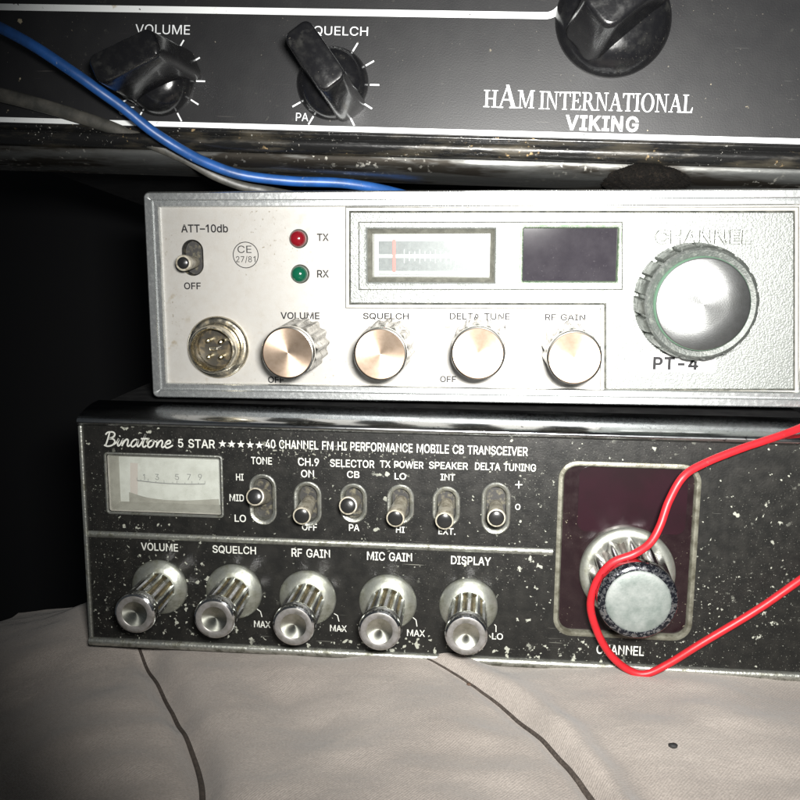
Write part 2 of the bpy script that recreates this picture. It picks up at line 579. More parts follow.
# outlines of the sans-serif capitals and figures the panels are printed with: advance, closed loops
GLYPHS = json.loads('''{"A":[480,[[[16,0],[201,509],[276,509],[463,0],[395,0],[287,302],[264,372],[232,478],[245,478],[213,371],[191,302],[85,0]],[[110,142],[110,199],[370,199],[370,142]]]],"B":[456,[[[60,0],[60,509],[241,509],[266,508],[289,504],[310,499],[329,491],[345,481],[359,469],[371,456],[381,442],[388,426],[394,410],[397,392],[398,374],[397,358],[395,344],[392,331],[387,320],[380,310],[373,301],[365,293],[356,286],[347,280],[336,275],[326,270],[315,267],[315,262],[327,261],[339,257],[351,252],[363,245],[374,237],[385,227],[394,216],[402,203],[409,189],[414,173],[417,155],[418,136],[417,117],[413,100],[408,83],[400,67],[390,52],[377,39],[362,28],[344,18],[324,10],[301,4],[275,1],[247,0]],[[125,57],[245,57],[272,58],[296,63],[315,70],[330,80],[341,92],[349,105],[354,120],[355,137],[355,149],[352,161],[348,173],[342,184],[335,194],[327,203],[317,211],[306,218],[293,224],[279,228],[264,230],[248,231],[125,231]],[[125,285],[238,285],[252,286],[265,288],[277,291],[288,296],[299,302],[308,309],[316,317],[323,326],[329,337],[333,348],[335,359],[336,372],[334,388],[330,403],[323,417],[313,429],[299,439],[283,446],[263,450],[240,452],[125,452]]]],"C":[510,[[[267,-7],[235,-5],[205,1],[177,11],[150,25],[126,42],[104,63],[86,88],[70,115],[57,146],[48,179],[42,215],[40,254],[42,293],[48,329],[57,362],[70,393],[86,421],[104,445],[126,466],[150,484],[177,498],[205,508],[235,514],[267,516],[286,515],[305,513],[323,509],[340,504],[357,498],[373,490],[388,481],[402,471],[415,460],[427,447],[438,433],[448,418],[456,402],[463,385],[469,367],[473,348],[408,348],[405,361],[401,373],[395,384],[389,395],[382,404],[375,413],[366,421],[357,428],[348,435],[337,440],[327,445],[315,449],[304,452],[292,454],[280,455],[267,456],[245,454],[223,450],[203,443],[184,432],[166,419],[150,403],[137,385],[125,364],[116,340],[109,314],[105,285],[103,254],[105,223],[109,194],[116,168],[125,145],[137,123],[151,105],[166,89],[184,76],[203,66],[223,59],[245,54],[267,53],[280,53],[292,55],[304,57],[315,60],[327,64],[337,69],[348,74],[357,81],[366,88],[375,96],[382,105],[389,114],[395,125],[401,136],[405,148],[408,160],[473,160],[469,142],[463,124],[457,107],[448,91],[438,76],[428,62],[416,49],[402,38],[388,28],[373,19],[357,11],[341,5],[323,0],[305,-4],[286,-6]]]],"D":[502,[[[219,0],[96,0],[96,57],[215,57],[244,58],[272,63],[296,70],[318,81],[337,94],[354,110],[368,128],[379,149],[388,172],[394,198],[398,226],[399,255],[398,285],[394,312],[388,337],[379,361],[368,381],[354,399],[338,415],[320,428],[299,438],[275,446],[249,450],[221,452],[93,452],[93,509],[225,509],[261,507],[294,501],[325,492],[353,478],[377,461],[399,441],[418,418],[433,391],[446,361],[455,329],[460,293],[462,255],[460,217],[455,181],[446,149],[433,119],[417,92],[398,68],[376,48],[351,31],[322,17],[291,8],[256,2]],[[125,509],[125,0],[60,0],[60,509]]]],"E":[419,[[[60,0],[60,509],[372,509],[372,452],[125,452],[125,286],[355,286],[355,229],[125,229],[125,57],[375,57],[375,0]]]],"F":[410,[[[60,0],[60,509],[369,509],[369,452],[125,452],[125,278],[346,278],[346,221],[125,221],[125,0]]]],"G":[520,[[[269,-7],[236,-5],[205,1],[176,11],[149,25],[125,43],[104,64],[85,88],[69,116],[57,146],[47,179],[42,215],[40,254],[42,293],[47,329],[57,362],[69,393],[85,421],[103,445],[125,466],[149,484],[175,498],[203,508],[233,514],[265,516],[285,515],[304,513],[322,509],[340,504],[358,497],[374,489],[389,480],[403,469],[416,458],[429,445],[439,431],[449,416],[458,401],[465,384],[470,367],[474,349],[408,349],[404,361],[399,372],[393,383],[387,393],[380,403],[373,411],[365,420],[356,427],[347,434],[337,439],[326,444],[315,448],[304,452],[291,454],[279,455],[265,456],[243,454],[222,450],[202,443],[183,432],[166,419],[150,404],[137,385],[125,364],[116,340],[109,314],[105,285],[103,254],[105,223],[109,194],[116,168],[125,145],[137,124],[151,105],[166,90],[184,76],[203,66],[224,59],[246,54],[269,53],[290,54],[309,57],[328,63],[345,71],[360,81],[374,93],[386,107],[396,123],[404,141],[410,160],[414,180],[415,202],[434,199],[283,199],[283,256],[478,256],[478,200],[476,170],[471,141],[463,115],[451,91],[436,69],[419,50],[399,33],[377,19],[352,8],[326,0],[298,-5]]]],"H":[517,[[[60,0],[60,509],[125,509],[125,289],[392,289],[392,509],[457,509],[457,0],[392,0],[392,232],[125,232],[125,0]]]],"I":[301,[[[31,0],[31,57],[118,57],[118,452],[31,452],[31,509],[269,509],[269,452],[183,452],[183,57],[269,57],[269,0]]]],"K":[467,[[[104,145],[104,216],[139,261],[174,303],[212,344],[364,509],[448,509],[231,276],[228,276]],[[60,0],[60,509],[125,509],[125,334],[124,225],[125,193],[125,0]],[[372,0],[188,259],[228,309],[449,0]]]],"L":[393,[[[60,0],[60,509],[125,509],[125,57],[361,57],[361,0]]]],"M":[628,[[[60,0],[60,509],[152,509],[277,187],[287,159],[299,123],[311,84],[322,49],[307,49],[318,83],[330,121],[342,158],[352,187],[476,509],[568,509],[568,0],[504,0],[504,291],[504,327],[505,369],[506,413],[507,457],[513,457],[498,409],[482,363],[467,322],[456,291],[342,0],[286,0],[170,291],[159,321],[145,361],[129,408],[112,457],[119,457],[120,416],[121,372],[122,328],[122,291],[122,0]]]],"N":[523,[[[60,0],[60,509],[136,509],[343,183],[363,151],[388,107],[414,55],[405,54],[401,108],[399,157],[399,195],[399,509],[463,509],[463,0],[387,0],[202,290],[177,331],[148,381],[108,452],[119,454],[122,384],[124,328],[125,291],[125,0]]]],"O":[533,[[[267,-7],[235,-5],[205,1],[177,11],[150,25],[126,42],[105,63],[86,88],[70,115],[57,146],[48,179],[42,215],[40,254],[42,293],[48,329],[57,362],[70,393],[86,421],[105,445],[126,466],[150,484],[177,498],[205,508],[235,514],[267,516],[299,514],[329,508],[357,498],[384,484],[408,466],[429,445],[448,421],[464,393],[477,362],[486,329],[491,293],[493,254],[491,215],[486,179],[477,146],[464,115],[448,88],[429,63],[408,42],[384,25],[357,11],[329,1],[299,-5]],[[267,53],[289,54],[310,59],[330,66],[349,76],[367,89],[383,105],[396,123],[408,144],[418,168],[425,194],[429,223],[430,254],[429,286],[425,314],[418,341],[408,365],[396,386],[383,404],[367,420],[349,433],[330,443],[310,450],[289,454],[267,456],[245,454],[223,450],[203,443],[184,433],[167,420],[151,404],[137,385],[125,364],[116,340],[109,314],[105,285],[103,254],[105,223],[109,194],[116,168],[125,144],[137,123],[151,105],[167,89],[184,76],[203,66],[223,59],[245,54]]]],"P":[445,[[[60,0],[60,509],[235,509],[263,507],[289,503],[312,497],[332,487],[350,476],[366,462],[379,447],[390,430],[398,411],[404,391],[407,370],[409,348],[407,325],[404,304],[398,284],[390,265],[379,248],[366,233],[350,219],[332,207],[312,198],[289,191],[263,187],[235,186],[109,186],[109,242],[233,242],[252,243],[269,246],[284,250],[297,256],[308,264],[318,272],[327,282],[333,294],[338,306],[342,319],[344,333],[344,348],[344,362],[342,376],[338,389],[333,402],[326,413],[318,423],[308,431],[297,439],[284,444],[268,449],[251,451],[232,452],[125,452],[125,0]]]],"Q":[533,[[[245,159],[313,159],[369,85],[384,65],[468,-48],[401,-48],[346,27],[331,46]],[[267,-7],[235,-5],[205,1],[177,11],[150,25],[126,42],[105,63],[86,88],[70,115],[57,146],[48,179],[42,215],[40,254],[42,293],[48,329],[57,362],[70,393],[86,421],[105,445],[126,466],[150,484],[177,498],[205,508],[235,514],[267,516],[299,514],[329,508],[357,498],[384,484],[408,466],[429,445],[448,421],[464,393],[477,362],[486,329],[491,293],[493,254],[491,215],[486,179],[477,146],[464,115],[448,88],[429,63],[408,42],[384,25],[357,11],[329,1],[299,-5]],[[267,53],[289,54],[310,59],[330,66],[349,76],[367,89],[383,105],[396,123],[408,144],[418,168],[425,194],[429,223],[430,254],[429,286],[425,314],[418,341],[408,365],[396,386],[383,404],[367,420],[349,433],[330,443],[310,450],[289,454],[267,456],[245,454],[223,450],[203,443],[184,433],[167,420],[151,404],[137,385],[125,364],[116,340],[109,314],[105,285],[103,254],[105,223],[109,194],[116,168],[125,144],[137,123],[151,105],[167,89],[184,76],[203,66],[223,59],[245,54]]]],"R":[449,[[[60,0],[60,509],[236,509],[264,507],[290,504],[313,497],[333,489],[351,478],[367,465],[380,450],[390,433],[399,415],[405,395],[408,374],[409,352],[408,330],[405,309],[399,290],[390,271],[380,255],[367,240],[351,228],[333,217],[312,209],[289,203],[264,199],[236,198],[96,198],[96,255],[234,255],[252,256],[269,258],[284,262],[298,267],[309,273],[319,281],[327,290],[334,300],[339,312],[342,324],[344,338],[345,352],[344,367],[342,380],[339,393],[334,405],[327,415],[319,425],[309,433],[298,440],[284,445],[269,449],[252,451],[233,452],[125,452],[125,0]],[[353,0],[230,229],[303,229],[428,0]]]],"S":[447,[[[224,-9],[197,-8],[172,-4],[149,1],[128,9],[108,19],[91,31],[76,45],[64,60],[54,77],[46,96],[41,115],[38,137],[104,137],[107,123],[110,110],[116,98],[123,88],[132,79],[142,71],[154,64],[166,59],[180,55],[194,52],[209,50],[224,49],[241,50],[257,52],[272,55],[286,60],[299,66],[311,74],[321,82],[329,92],[336,102],[341,114],[345,126],[346,139],[345,151],[342,161],[338,171],[332,179],[325,186],[316,193],[307,199],[296,205],[284,209],[272,214],[259,218],[245,222],[184,239],[154,249],[128,260],[105,274],[86,289],[71,307],[60,326],[54,348],[52,372],[53,393],[58,413],[65,431],[75,448],[87,463],[102,476],[119,488],[138,498],[158,506],[180,511],[203,514],[227,516],[252,514],[275,511],[296,505],[316,498],[334,488],[351,476],[365,463],[377,449],[387,433],[394,415],[399,397],[401,378],[337,378],[334,396],[326,412],[316,426],[302,437],[286,447],[267,453],[247,457],[225,459],[209,458],[194,456],[180,452],[167,448],[156,442],[145,435],[136,427],[129,418],[123,409],[118,398],[116,387],[115,376],[116,363],[119,352],[124,342],[131,334],[139,326],[148,319],[158,313],[169,308],[180,304],[191,300],[202,296],[212,293],[264,279],[276,276],[287,272],[299,268],[312,264],[324,258],[336,252],[347,245],[359,238],[369,229],[379,220],[387,209],[395,198],[401,185],[405,171],[407,155],[408,139],[407,118],[403,99],[396,81],[386,64],[374,48],[360,34],[343,21],[323,11],[302,2],[278,-4],[252,-8]]]],"T":[449,[[[32,452],[32,509],[417,509],[417,452],[257,452],[257,0],[193,0],[193,452]]]],"U":[517,[[[259,-8],[230,-7],[203,-2],[177,5],[154,15],[133,28],[114,43],[98,60],[85,80],[74,101],[66,124],[62,148],[60,173],[60,509],[124,509],[124,178],[125,160],[128,144],[133,128],[141,113],[150,99],[160,87],[173,77],[187,68],[203,61],[220,56],[239,53],[259,52],[279,53],[298,56],[315,61],[331,68],[345,77],[357,87],[368,99],[377,113],[384,128],[389,144],[392,160],[393,178],[393,509],[457,509],[457,173],[456,148],[451,124],[443,101],[433,80],[419,60],[403,43],[384,28],[363,15],[340,5],[315,-2],[288,-7]]]],"V":[480,[[[204,0],[16,509],[84,509],[192,206],[215,137],[248,31],[235,31],[267,138],[290,206],[395,509],[463,509],[278,0]]]],"W":[686,[[[155,0],[16,509],[82,509],[163,196],[175,145],[187,94],[197,40],[189,40],[200,94],[211,145],[224,196],[306,509],[380,509],[462,196],[474,145],[486,94],[497,40],[488,40],[499,94],[510,145],[523,196],[603,509],[670,509],[530,0],[455,0],[368,323],[351,391],[336,475],[350,475],[335,395],[318,323],[230,0]]]],"X":[474,[[[18,0],[217,284],[217,236],[29,509],[104,509],[178,400],[204,361],[223,329],[243,292],[232,292],[252,329],[272,361],[298,400],[374,509],[446,509],[259,239],[259,287],[456,0],[382,0],[292,129],[268,165],[250,195],[230,231],[244,231],[225,196],[206,166],[182,129],[91,0]]]],"Y":[472,[[[203,0],[203,208],[16,509],[91,509],[192,344],[222,292],[229,279],[236,264],[243,248],[250,230],[224,230],[231,248],[237,265],[244,280],[251,293],[280,344],[381,509],[455,509],[268,208],[268,0]]]],"0":[453,[[[227,-7],[199,-5],[174,1],[151,11],[130,24],[111,41],[95,62],[80,86],[69,113],[60,144],[53,178],[49,214],[48,254],[49,294],[53,330],[60,364],[69,395],[81,422],[95,447],[112,467],[130,484],[151,498],[174,508],[200,514],[227,516],[254,514],[279,508],[302,498],[323,484],[342,467],[358,447],[372,422],[384,395],[393,364],[400,330],[404,294],[405,254],[404,214],[400,178],[393,144],[384,113],[373,86],[359,62],[342,41],[323,24],[302,11],[279,1],[254,-5]],[[227,50],[245,51],[261,56],[276,63],[290,74],[303,87],[313,103],[323,122],[330,144],[336,168],[340,194],[343,223],[344,254],[343,285],[340,314],[336,341],[330,365],[323,387],[313,405],[303,422],[290,435],[276,446],[261,453],[245,458],[227,460],[209,458],[192,453],[177,446],[163,435],[151,422],[140,405],[131,387],[123,365],[117,341],[113,314],[110,285],[109,254],[110,223],[113,194],[117,168],[123,144],[131,122],[140,103],[151,87],[163,74],[177,63],[192,56],[209,51]]]],"1":[453,[[[76,0],[76,55],[391,55],[391,0]],[[276,509],[276,0],[212,0],[212,448],[209,448],[86,358],[86,427],[198,509]]]],"2":[453,[[[64,0],[64,47],[234,229],[282,282],[291,294],[299,305],[305,316],[311,327],[315,337],[318,348],[320,360],[320,371],[319,385],[317,397],[313,408],[308,419],[301,428],[293,436],[283,443],[273,449],[262,454],[250,457],[237,459],[224,460],[209,459],[196,457],[184,453],[172,447],[162,441],[153,433],[145,424],[139,413],[134,402],[130,390],[128,376],[127,362],[66,362],[67,384],[71,405],[77,424],[86,442],[98,459],[111,473],[126,486],[143,496],[162,505],[182,511],[203,514],[225,516],[247,514],[268,511],[288,505],[306,497],[323,486],[337,474],[350,461],[361,445],[370,428],[376,411],[380,392],[381,372],[380,358],[378,345],[375,331],[371,318],[365,304],[357,290],[347,275],[336,259],[267,180],[153,60],[153,57],[389,57],[389,0]]]],"3":[453,[[[218,-7],[195,-6],[173,-3],[152,2],[133,10],[114,19],[98,30],[83,43],[70,57],[60,74],[52,91],[46,111],[44,132],[109,132],[111,119],[115,107],[120,97],[126,87],[134,78],[144,71],[154,64],[165,59],[178,55],[191,52],[204,50],[219,50],[234,51],[248,53],[262,56],[275,61],[287,67],[297,74],[307,83],[315,93],[321,104],[325,116],[328,130],[329,145],[328,158],[326,172],[322,184],[316,196],[308,207],[299,217],[288,226],[275,234],[260,240],[242,244],[223,247],[201,248],[157,248],[157,299],[288,448],[288,452],[70,452],[70,509],[372,509],[372,461],[211,278],[211,289],[239,290],[264,288],[287,284],[308,276],[327,265],[344,253],[359,239],[371,222],[381,205],[387,186],[392,166],[393,145],[392,123],[387,103],[380,84],[370,66],[358,50],[344,36],[327,23],[309,12],[288,4],[266,-2],[243,-6]]]],"4":[453,[[[40,105],[40,158],[247,509],[311,509],[109,166],[109,163],[413,163],[413,105]],[[282,0],[282,121],[282,146],[282,318],[343,318],[343,0]]]],"5":[453,[[[221,-7],[199,-6],[178,-2],[159,3],[140,11],[123,21],[108,32],[94,45],[83,60],[73,76],[66,93],[62,111],[60,130],[122,130],[124,119],[127,108],[132,98],[138,89],[145,80],[154,73],[163,66],[173,60],[184,56],[196,52],[208,50],[221,50],[236,51],[250,53],[264,58],[276,64],[288,72],[298,82],[307,92],[314,104],[320,117],[324,131],[327,146],[328,162],[327,178],[324,193],[320,208],[314,221],[306,233],[297,244],[286,254],[275,262],[262,269],[248,273],[233,276],[218,277],[205,276],[192,275],[180,272],[167,268],[156,264],[145,258],[136,252],[128,246],[67,253],[96,509],[366,509],[366,452],[151,452],[134,301],[136,301],[145,308],[155,315],[166,320],[178,325],[190,329],[203,331],[216,333],[229,334],[247,333],[263,330],[279,326],[294,321],[308,314],[321,306],[334,296],[345,285],[355,273],[364,260],[372,246],[379,231],[384,215],[388,199],[390,181],[391,163],[390,139],[385,117],[379,95],[369,76],[357,57],[343,41],[327,27],[309,15],[289,6],[268,-1],[245,-5]]]],"6":[453,[[[226,-7],[203,-5],[182,-1],[161,5],[142,15],[125,26],[109,40],[96,56],[84,74],[75,94],[69,115],[65,138],[64,162],[65,180],[68,199],[73,219],[80,239],[89,261],[102,285],[118,311],[137,340],[252,509],[322,509],[151,261],[145,261],[149,268],[154,275],[159,281],[165,288],[172,293],[179,299],[187,303],[196,307],[205,310],[214,312],[224,314],[235,314],[257,313],[278,309],[298,303],[316,295],[332,284],[346,271],[359,257],[370,240],[378,221],[384,201],[388,180],[389,157],[388,134],[384,112],[377,92],[368,73],[356,55],[343,39],[327,26],[310,14],[291,5],[271,-2],[249,-6]],[[226,48],[241,49],[254,52],[267,56],[279,63],[289,70],[299,79],[307,90],[314,101],[320,114],[324,128],[327,142],[327,157],[327,173],[324,187],[320,201],[314,213],[307,225],[299,235],[289,244],[279,251],[267,258],[254,262],[241,264],[226,265],[212,264],[198,262],[186,258],[174,252],[163,244],[153,235],[145,225],[138,214],[132,201],[128,188],[126,174],[125,158],[126,143],[128,128],[132,114],[138,102],[145,90],[153,79],[163,70],[174,63],[186,56],[198,52],[212,49]]]],"7":[453,[[[97,0],[323,448],[323,452],[62,452],[62,509],[391,509],[391,449],[165,0]]]],"8":[453,[[[226,-7],[201,-6],[178,-2],[156,3],[136,11],[117,21],[101,33],[86,47],[74,62],[64,78],[57,96],[53,115],[52,135],[53,151],[55,166],[59,181],[65,195],[72,208],[81,220],[90,231],[101,241],[113,249],[125,256],[139,261],[153,265],[153,267],[135,273],[119,282],[105,293],[93,308],[83,324],[76,342],[72,360],[70,380],[72,399],[75,417],[82,434],[90,450],[101,464],[114,477],[129,488],[146,498],[164,506],[184,511],[204,514],[226,516],[248,514],[269,511],[288,506],[306,498],[323,488],[337,477],[350,464],[361,450],[370,434],[377,417],[380,399],[382,380],[380,361],[376,342],[369,324],[359,308],[347,293],[333,282],[318,273],[300,267],[300,265],[314,261],[327,256],[339,249],[351,241],[362,231],[372,220],[380,208],[387,195],[393,181],[397,166],[400,151],[401,135],[399,115],[395,96],[388,78],[378,62],[366,47],[352,33],[335,21],[317,11],[296,3],[275,-2],[251,-6]],[[226,49],[243,50],[258,52],[272,55],[285,60],[296,66],[307,74],[315,82],[323,91],[329,102],[333,113],[336,126],[337,139],[336,152],[333,165],[329,177],[322,189],[314,199],[305,208],[295,216],[283,223],[270,228],[256,232],[242,234],[226,235],[211,234],[196,232],[182,228],[169,223],[157,216],[147,208],[138,199],[130,189],[123,177],[119,165],[116,152],[115,139],[116,126],[119,113],[123,102],[129,91],[136,82],[145,74],[156,66],[167,60],[180,55],[195,52],[210,50]],[[226,290],[239,290],[252,292],[263,296],[274,300],[284,306],[293,313],[300,321],[307,330],[312,341],[316,351],[318,363],[319,376],[318,388],[316,399],[313,410],[308,420],[301,429],[294,437],[285,444],[275,449],[264,454],[252,457],[240,459],[226,460],[213,459],[200,457],[188,454],[177,449],[167,444],[159,437],[151,429],[145,420],[139,410],[136,399],[134,388],[133,376],[134,363],[136,351],[139,341],[145,330],[151,321],[159,313],[168,306],[178,300],[189,296],[201,292],[213,290]]]],"9":[453,[[[226,516],[249,514],[271,510],[291,503],[310,494],[328,482],[343,468],[356,452],[368,434],[377,414],[384,393],[388,371],[389,347],[388,328],[385,309],[380,290],[373,270],[363,248],[350,224],[334,197],[315,168],[200,0],[130,0],[301,248],[307,248],[303,240],[299,234],[294,227],[287,221],[281,215],[273,210],[265,206],[257,202],[248,199],[238,196],[228,195],[218,195],[195,196],[175,199],[155,206],[137,214],[121,225],[106,237],[94,252],[83,269],[74,287],[68,307],[65,329],[64,352],[65,375],[69,397],[75,417],[85,436],[96,454],[110,469],[125,483],[143,494],[162,504],[182,510],[203,514]],[[226,460],[212,459],[199,457],[186,452],[174,446],[163,438],[154,429],[145,419],[138,407],[133,395],[129,381],[126,367],[125,352],[126,336],[129,322],[133,308],[138,295],[145,284],[154,274],[163,265],[174,257],[186,251],[199,247],[212,244],[226,243],[240,244],[254,247],[267,251],[279,257],[289,265],[299,273],[307,284],[314,295],[320,308],[324,321],[327,335],[327,350],[327,366],[324,381],[320,394],[314,407],[307,419],[299,429],[290,438],[279,446],[267,452],[254,457],[241,459]]]],"-":[453,[[[337,244],[337,188],[114,188],[114,244]]]],"–":[350,[[[350,244],[350,188],[0,188],[0,244]]]],".":[188,[[[95,-4],[86,-4],[78,-1],[70,3],[63,9],[57,16],[53,24],[50,32],[50,41],[50,50],[53,59],[57,66],[63,73],[70,79],[78,83],[86,86],[95,87],[104,86],[113,83],[121,79],[128,73],[134,66],[138,59],[140,50],[141,41],[140,32],[138,24],[134,16],[128,9],[121,3],[113,-1],[104,-4]]]],"/":[249,[[[235,533],[71,-76],[14,-76],[178,533]]]],"d":[424,[[[195,-8],[172,-7],[151,-2],[130,5],[111,16],[94,29],[79,45],[66,64],[55,84],[46,108],[39,133],[35,160],[34,189],[35,218],[39,245],[46,270],[55,293],[66,313],[79,332],[95,347],[112,361],[131,371],[151,378],[173,383],[196,384],[213,384],[228,381],[241,378],[253,373],[263,367],[272,360],[280,353],[287,346],[293,338],[298,331],[303,325],[306,319],[311,319],[311,509],[372,509],[372,0],[313,0],[313,59],[307,59],[303,53],[298,46],[293,39],[287,31],[280,24],[272,17],[263,10],[252,4],[241,-1],[227,-5],[212,-7]],[[205,47],[221,48],[236,51],[250,57],[263,65],[274,75],[284,86],[293,100],[299,115],[305,132],[309,150],[311,169],[312,189],[311,210],[309,229],[305,247],[300,263],[293,278],[284,291],[275,302],[263,312],[251,320],[237,325],[221,329],[205,330],[187,329],[172,325],[157,319],[145,311],[133,301],[124,290],[115,276],[108,261],[103,245],[99,227],[97,209],[96,189],[97,170],[99,151],[103,133],[109,117],[115,101],[124,88],[134,76],[145,66],[158,57],[172,51],[188,48]]]],"b":[424,[[[229,-8],[213,-7],[198,-5],[184,-1],[172,4],[162,10],[153,17],[145,24],[138,31],[132,39],[127,46],[122,53],[118,59],[112,59],[112,0],[53,0],[53,509],[114,509],[114,319],[118,319],[137,346],[144,353],[152,360],[161,367],[171,373],[183,378],[197,381],[212,384],[229,384],[252,383],[274,378],[294,371],[313,361],[330,347],[345,332],[359,313],[370,293],[379,270],[385,245],[389,218],[390,189],[389,160],[385,133],[379,108],[370,84],[359,64],[346,45],[330,29],[313,16],[294,5],[274,-2],[252,-7]],[[220,47],[237,48],[253,51],[267,57],[279,66],[291,76],[301,88],[309,101],[316,117],[321,133],[325,151],[327,170],[328,189],[327,209],[325,227],[321,245],[316,261],[309,276],[301,290],[291,301],[280,311],[267,319],[253,325],[237,329],[220,330],[203,329],[188,325],[174,320],[161,312],[150,302],[140,291],[132,278],[125,263],[120,247],[116,229],[113,210],[113,189],[113,169],[116,150],[120,132],[125,115],[132,100],[140,86],[150,75],[162,65],[174,57],[188,51],[204,48]]]]}''')


GLYPHS['1'] = [400, [[[276, 509], [276, 0], [205, 0], [205, 420], [90, 345], [90, 415], [215, 509]]]]


def fatten(lp, d):
    """Offset one closed outline; outer loops run clockwise, holes the other way."""
    q = []
    for a in lp:
        if not q or math.hypot(a[0] - q[-1][0], a[1] - q[-1][1]) > 2.5:
            q.append(a)
    if math.hypot(q[0][0] - q[-1][0], q[0][1] - q[-1][1]) <= 2.5:
        q.pop()
    n, out = len(q), []
    for i in range(n):
        a, b, c = Vector(q[i - 1]), Vector(q[i]), Vector(q[(i + 1) % n])
        t1, t2 = (b - a).normalized(), (c - b).normalized()
        k = Vector((-t1.y - t2.y, t1.x + t2.x))
        k = k.normalized() if k.length > 1e-4 else Vector((-t1.y, t1.x))
        out.append(tuple(b + k * d / max(.5, k.dot(Vector((-t1.y, t1.x))))))
    return out


def glyph_shapes(c, bold):
    """Outer outlines of one character, each with the holes that lie in it."""
    raw = GLYPHS[c][1]
    if c in 'PR':                           # the bowl ends where the stem begins
        raw = [[(126 + bold * 2000 if a in (96, 109) else a, b) for a, b in raw[0]]] + raw[1:]
    loops = [fatten(lp, bold * 1000) for lp in raw]
    area = lambda lp: sum(lp[i - 1][0] * lp[i][1] - lp[i][0] * lp[i - 1][1] for i in range(len(lp))) / 2
    outer = [lp for lp in loops if area(lp) < 0]
    hole = [lp for lp in loops if area(lp) > 0]
    out = []
    for o in outer:
        bx = (min(a for a, b in o), max(a for a, b in o), min(b for a, b in o), max(b for a, b in o))
        out.append([o] + [h for h in hole if all(bx[0] < a < bx[1] and bx[2] < b < bx[3] for a, b in h)])
    return out


def text_faces(s, bold=0.0, space=1.0):
    """Vertices (x, y, layer) and faces; crossing strokes of one character lie on separate layers."""
    vs, fs, x = [], [], 0
    for c in s:
        if c == ' ':
            x += .26
            continue
        for k, shape in enumerate(glyph_shapes(c, bold)):
            v, f = fill2d([[(a / 1000, b / 1000) for a, b in lp] for lp in shape])
            n = len(vs)
            vs += [(x + a, b, k) for a, b, _ in v]
            fs += [tuple(i + n for i in q) for q in f]
        x += GLYPHS[c][0] / 1000 * space
    return vs, fs


def put_text(fr, parent, m, s, u0, u1, v0, v1, h=.05, bold=.012, space=1.0):
    """The word s between picture columns u0..u1 and rows v0..v1 of the panel fr, one part per word."""
    uc, vc = (u0 + u1) / 2, (v0 + v1) / 2
    x0, x1 = fr.px(u0, vc, h)[0], fr.px(u1, vc, h)[0]
    z0, z1 = fr.px(uc, v1, h)[1], fr.px(uc, v0, h)[1]
    vs, fs = text_faces(s, bold, space)
    ax, bx = min(v[0] for v in vs), max(v[0] for v in vs)
    ay, by = min(v[1] for v in vs), max(v[1] for v in vs)
    mb = MB()
    mb.add([(x0 + (x - ax) / (bx - ax) * (x1 - x0), -h - .006 * z, z0 + (y - ay) / (by - ay) * (z1 - z0)) for x, y, z in vs], fs)
    return mb.build("lettering", m, parent, smooth=0)


def smooth_line(pts, n=8):
    P = [Vector(p) for p in pts]
    P = [P[0] * 2 - P[1]] + P + [P[-1] * 2 - P[-2]]
    out = []
    for i in range(1, len(P) - 2):
        for k in range(n):
            t = k / n
            a, b, c, d = P[i - 1:i + 3]
            out.append(.5 * ((2 * b) + (c - a) * t + (2 * a - 5 * b + 4 * c - d) * t * t + (3 * b - a - 3 * c + d) * t ** 3))
    out.append(P[-2])
    return out


def ribbon(mb, pts, w, h, m=0, closed=False):
    P = [Vector(p) for p in pts]
    n = len(P)
    vs = []
    for i in range(n):
        a = P[(i - 1) % n] if (closed or i) else P[i]
        b = P[(i + 1) % n] if (closed or i < n - 1) else P[i]
        t = b - a
        t = t.normalized() if t.length else Vector((1, 0))
        k = Vector((-t.y, t.x))
        vs += [(P[i].x + k.x * w / 2, -h, P[i].y + k.y * w / 2), (P[i].x - k.x * w / 2, -h, P[i].y - k.y * w / 2)]
    fs = []
    for i in range(n if closed else n - 1):
        j = (i + 1) % n
        fs.append((2 * i, 2 * i + 1, 2 * j + 1, 2 * j))
    mb.add(vs, fs, m)


class Frame:
    """A radio: an Empty at its base; px() reads a place on its front panel off the picture."""

    def __init__(s, name, u_mid, v_base, y, roll, pitch=0.0):
        s.e = bpy.data.objects.new(name, None)
        s.e.empty_display_size = .02
        COL.objects.link(s.e)
        o = at_y(u_mid, v_base, y)
        s.M = Matrix.Translation(o) @ Matrix.Rotation(roll, 4, 'Y') @ Matrix.Rotation(pitch, 4, 'X')
        s.I = s.M.inverted()
        s.e.location = o * S
        s.e.rotation_euler = s.M.to_euler()
        s.c = s.I @ CAM

    def px(s, u, v, h=0.0):
        d = s.I.to_3x3() @ ray(u, v)
        p = s.c + d * ((-h - s.c.y) / d.y)
        return p.x, p.z

    def p3(s, u, v, h=0.0):
        x, z = s.px(u, v, h)
        return Vector((x, -h, z))


# ------------------------------------------------------------------ the dark room behind and the cushion
mb = MB()
mb.box(-900, 900, 420, 430, -500, 800)
tag(mb.build("wall", "dark_wall", smooth=0), kind="structure")



def waves(a, b):
    return (3.6 * noise.noise(Vector((a * .018, b * .026, 1.3))) + 1.6 * noise.noise(Vector((a * .06, b * .09, 7.7))) + .12 * noise.noise(Vector((a * .25, b * .3, 2.2))))


def on_cloth(u, v):
    p = at_z(u, v, -2)
    for _ in range(8):
        p = at_z(u, v, waves(p.x, p.y) - 2.4)
    return p


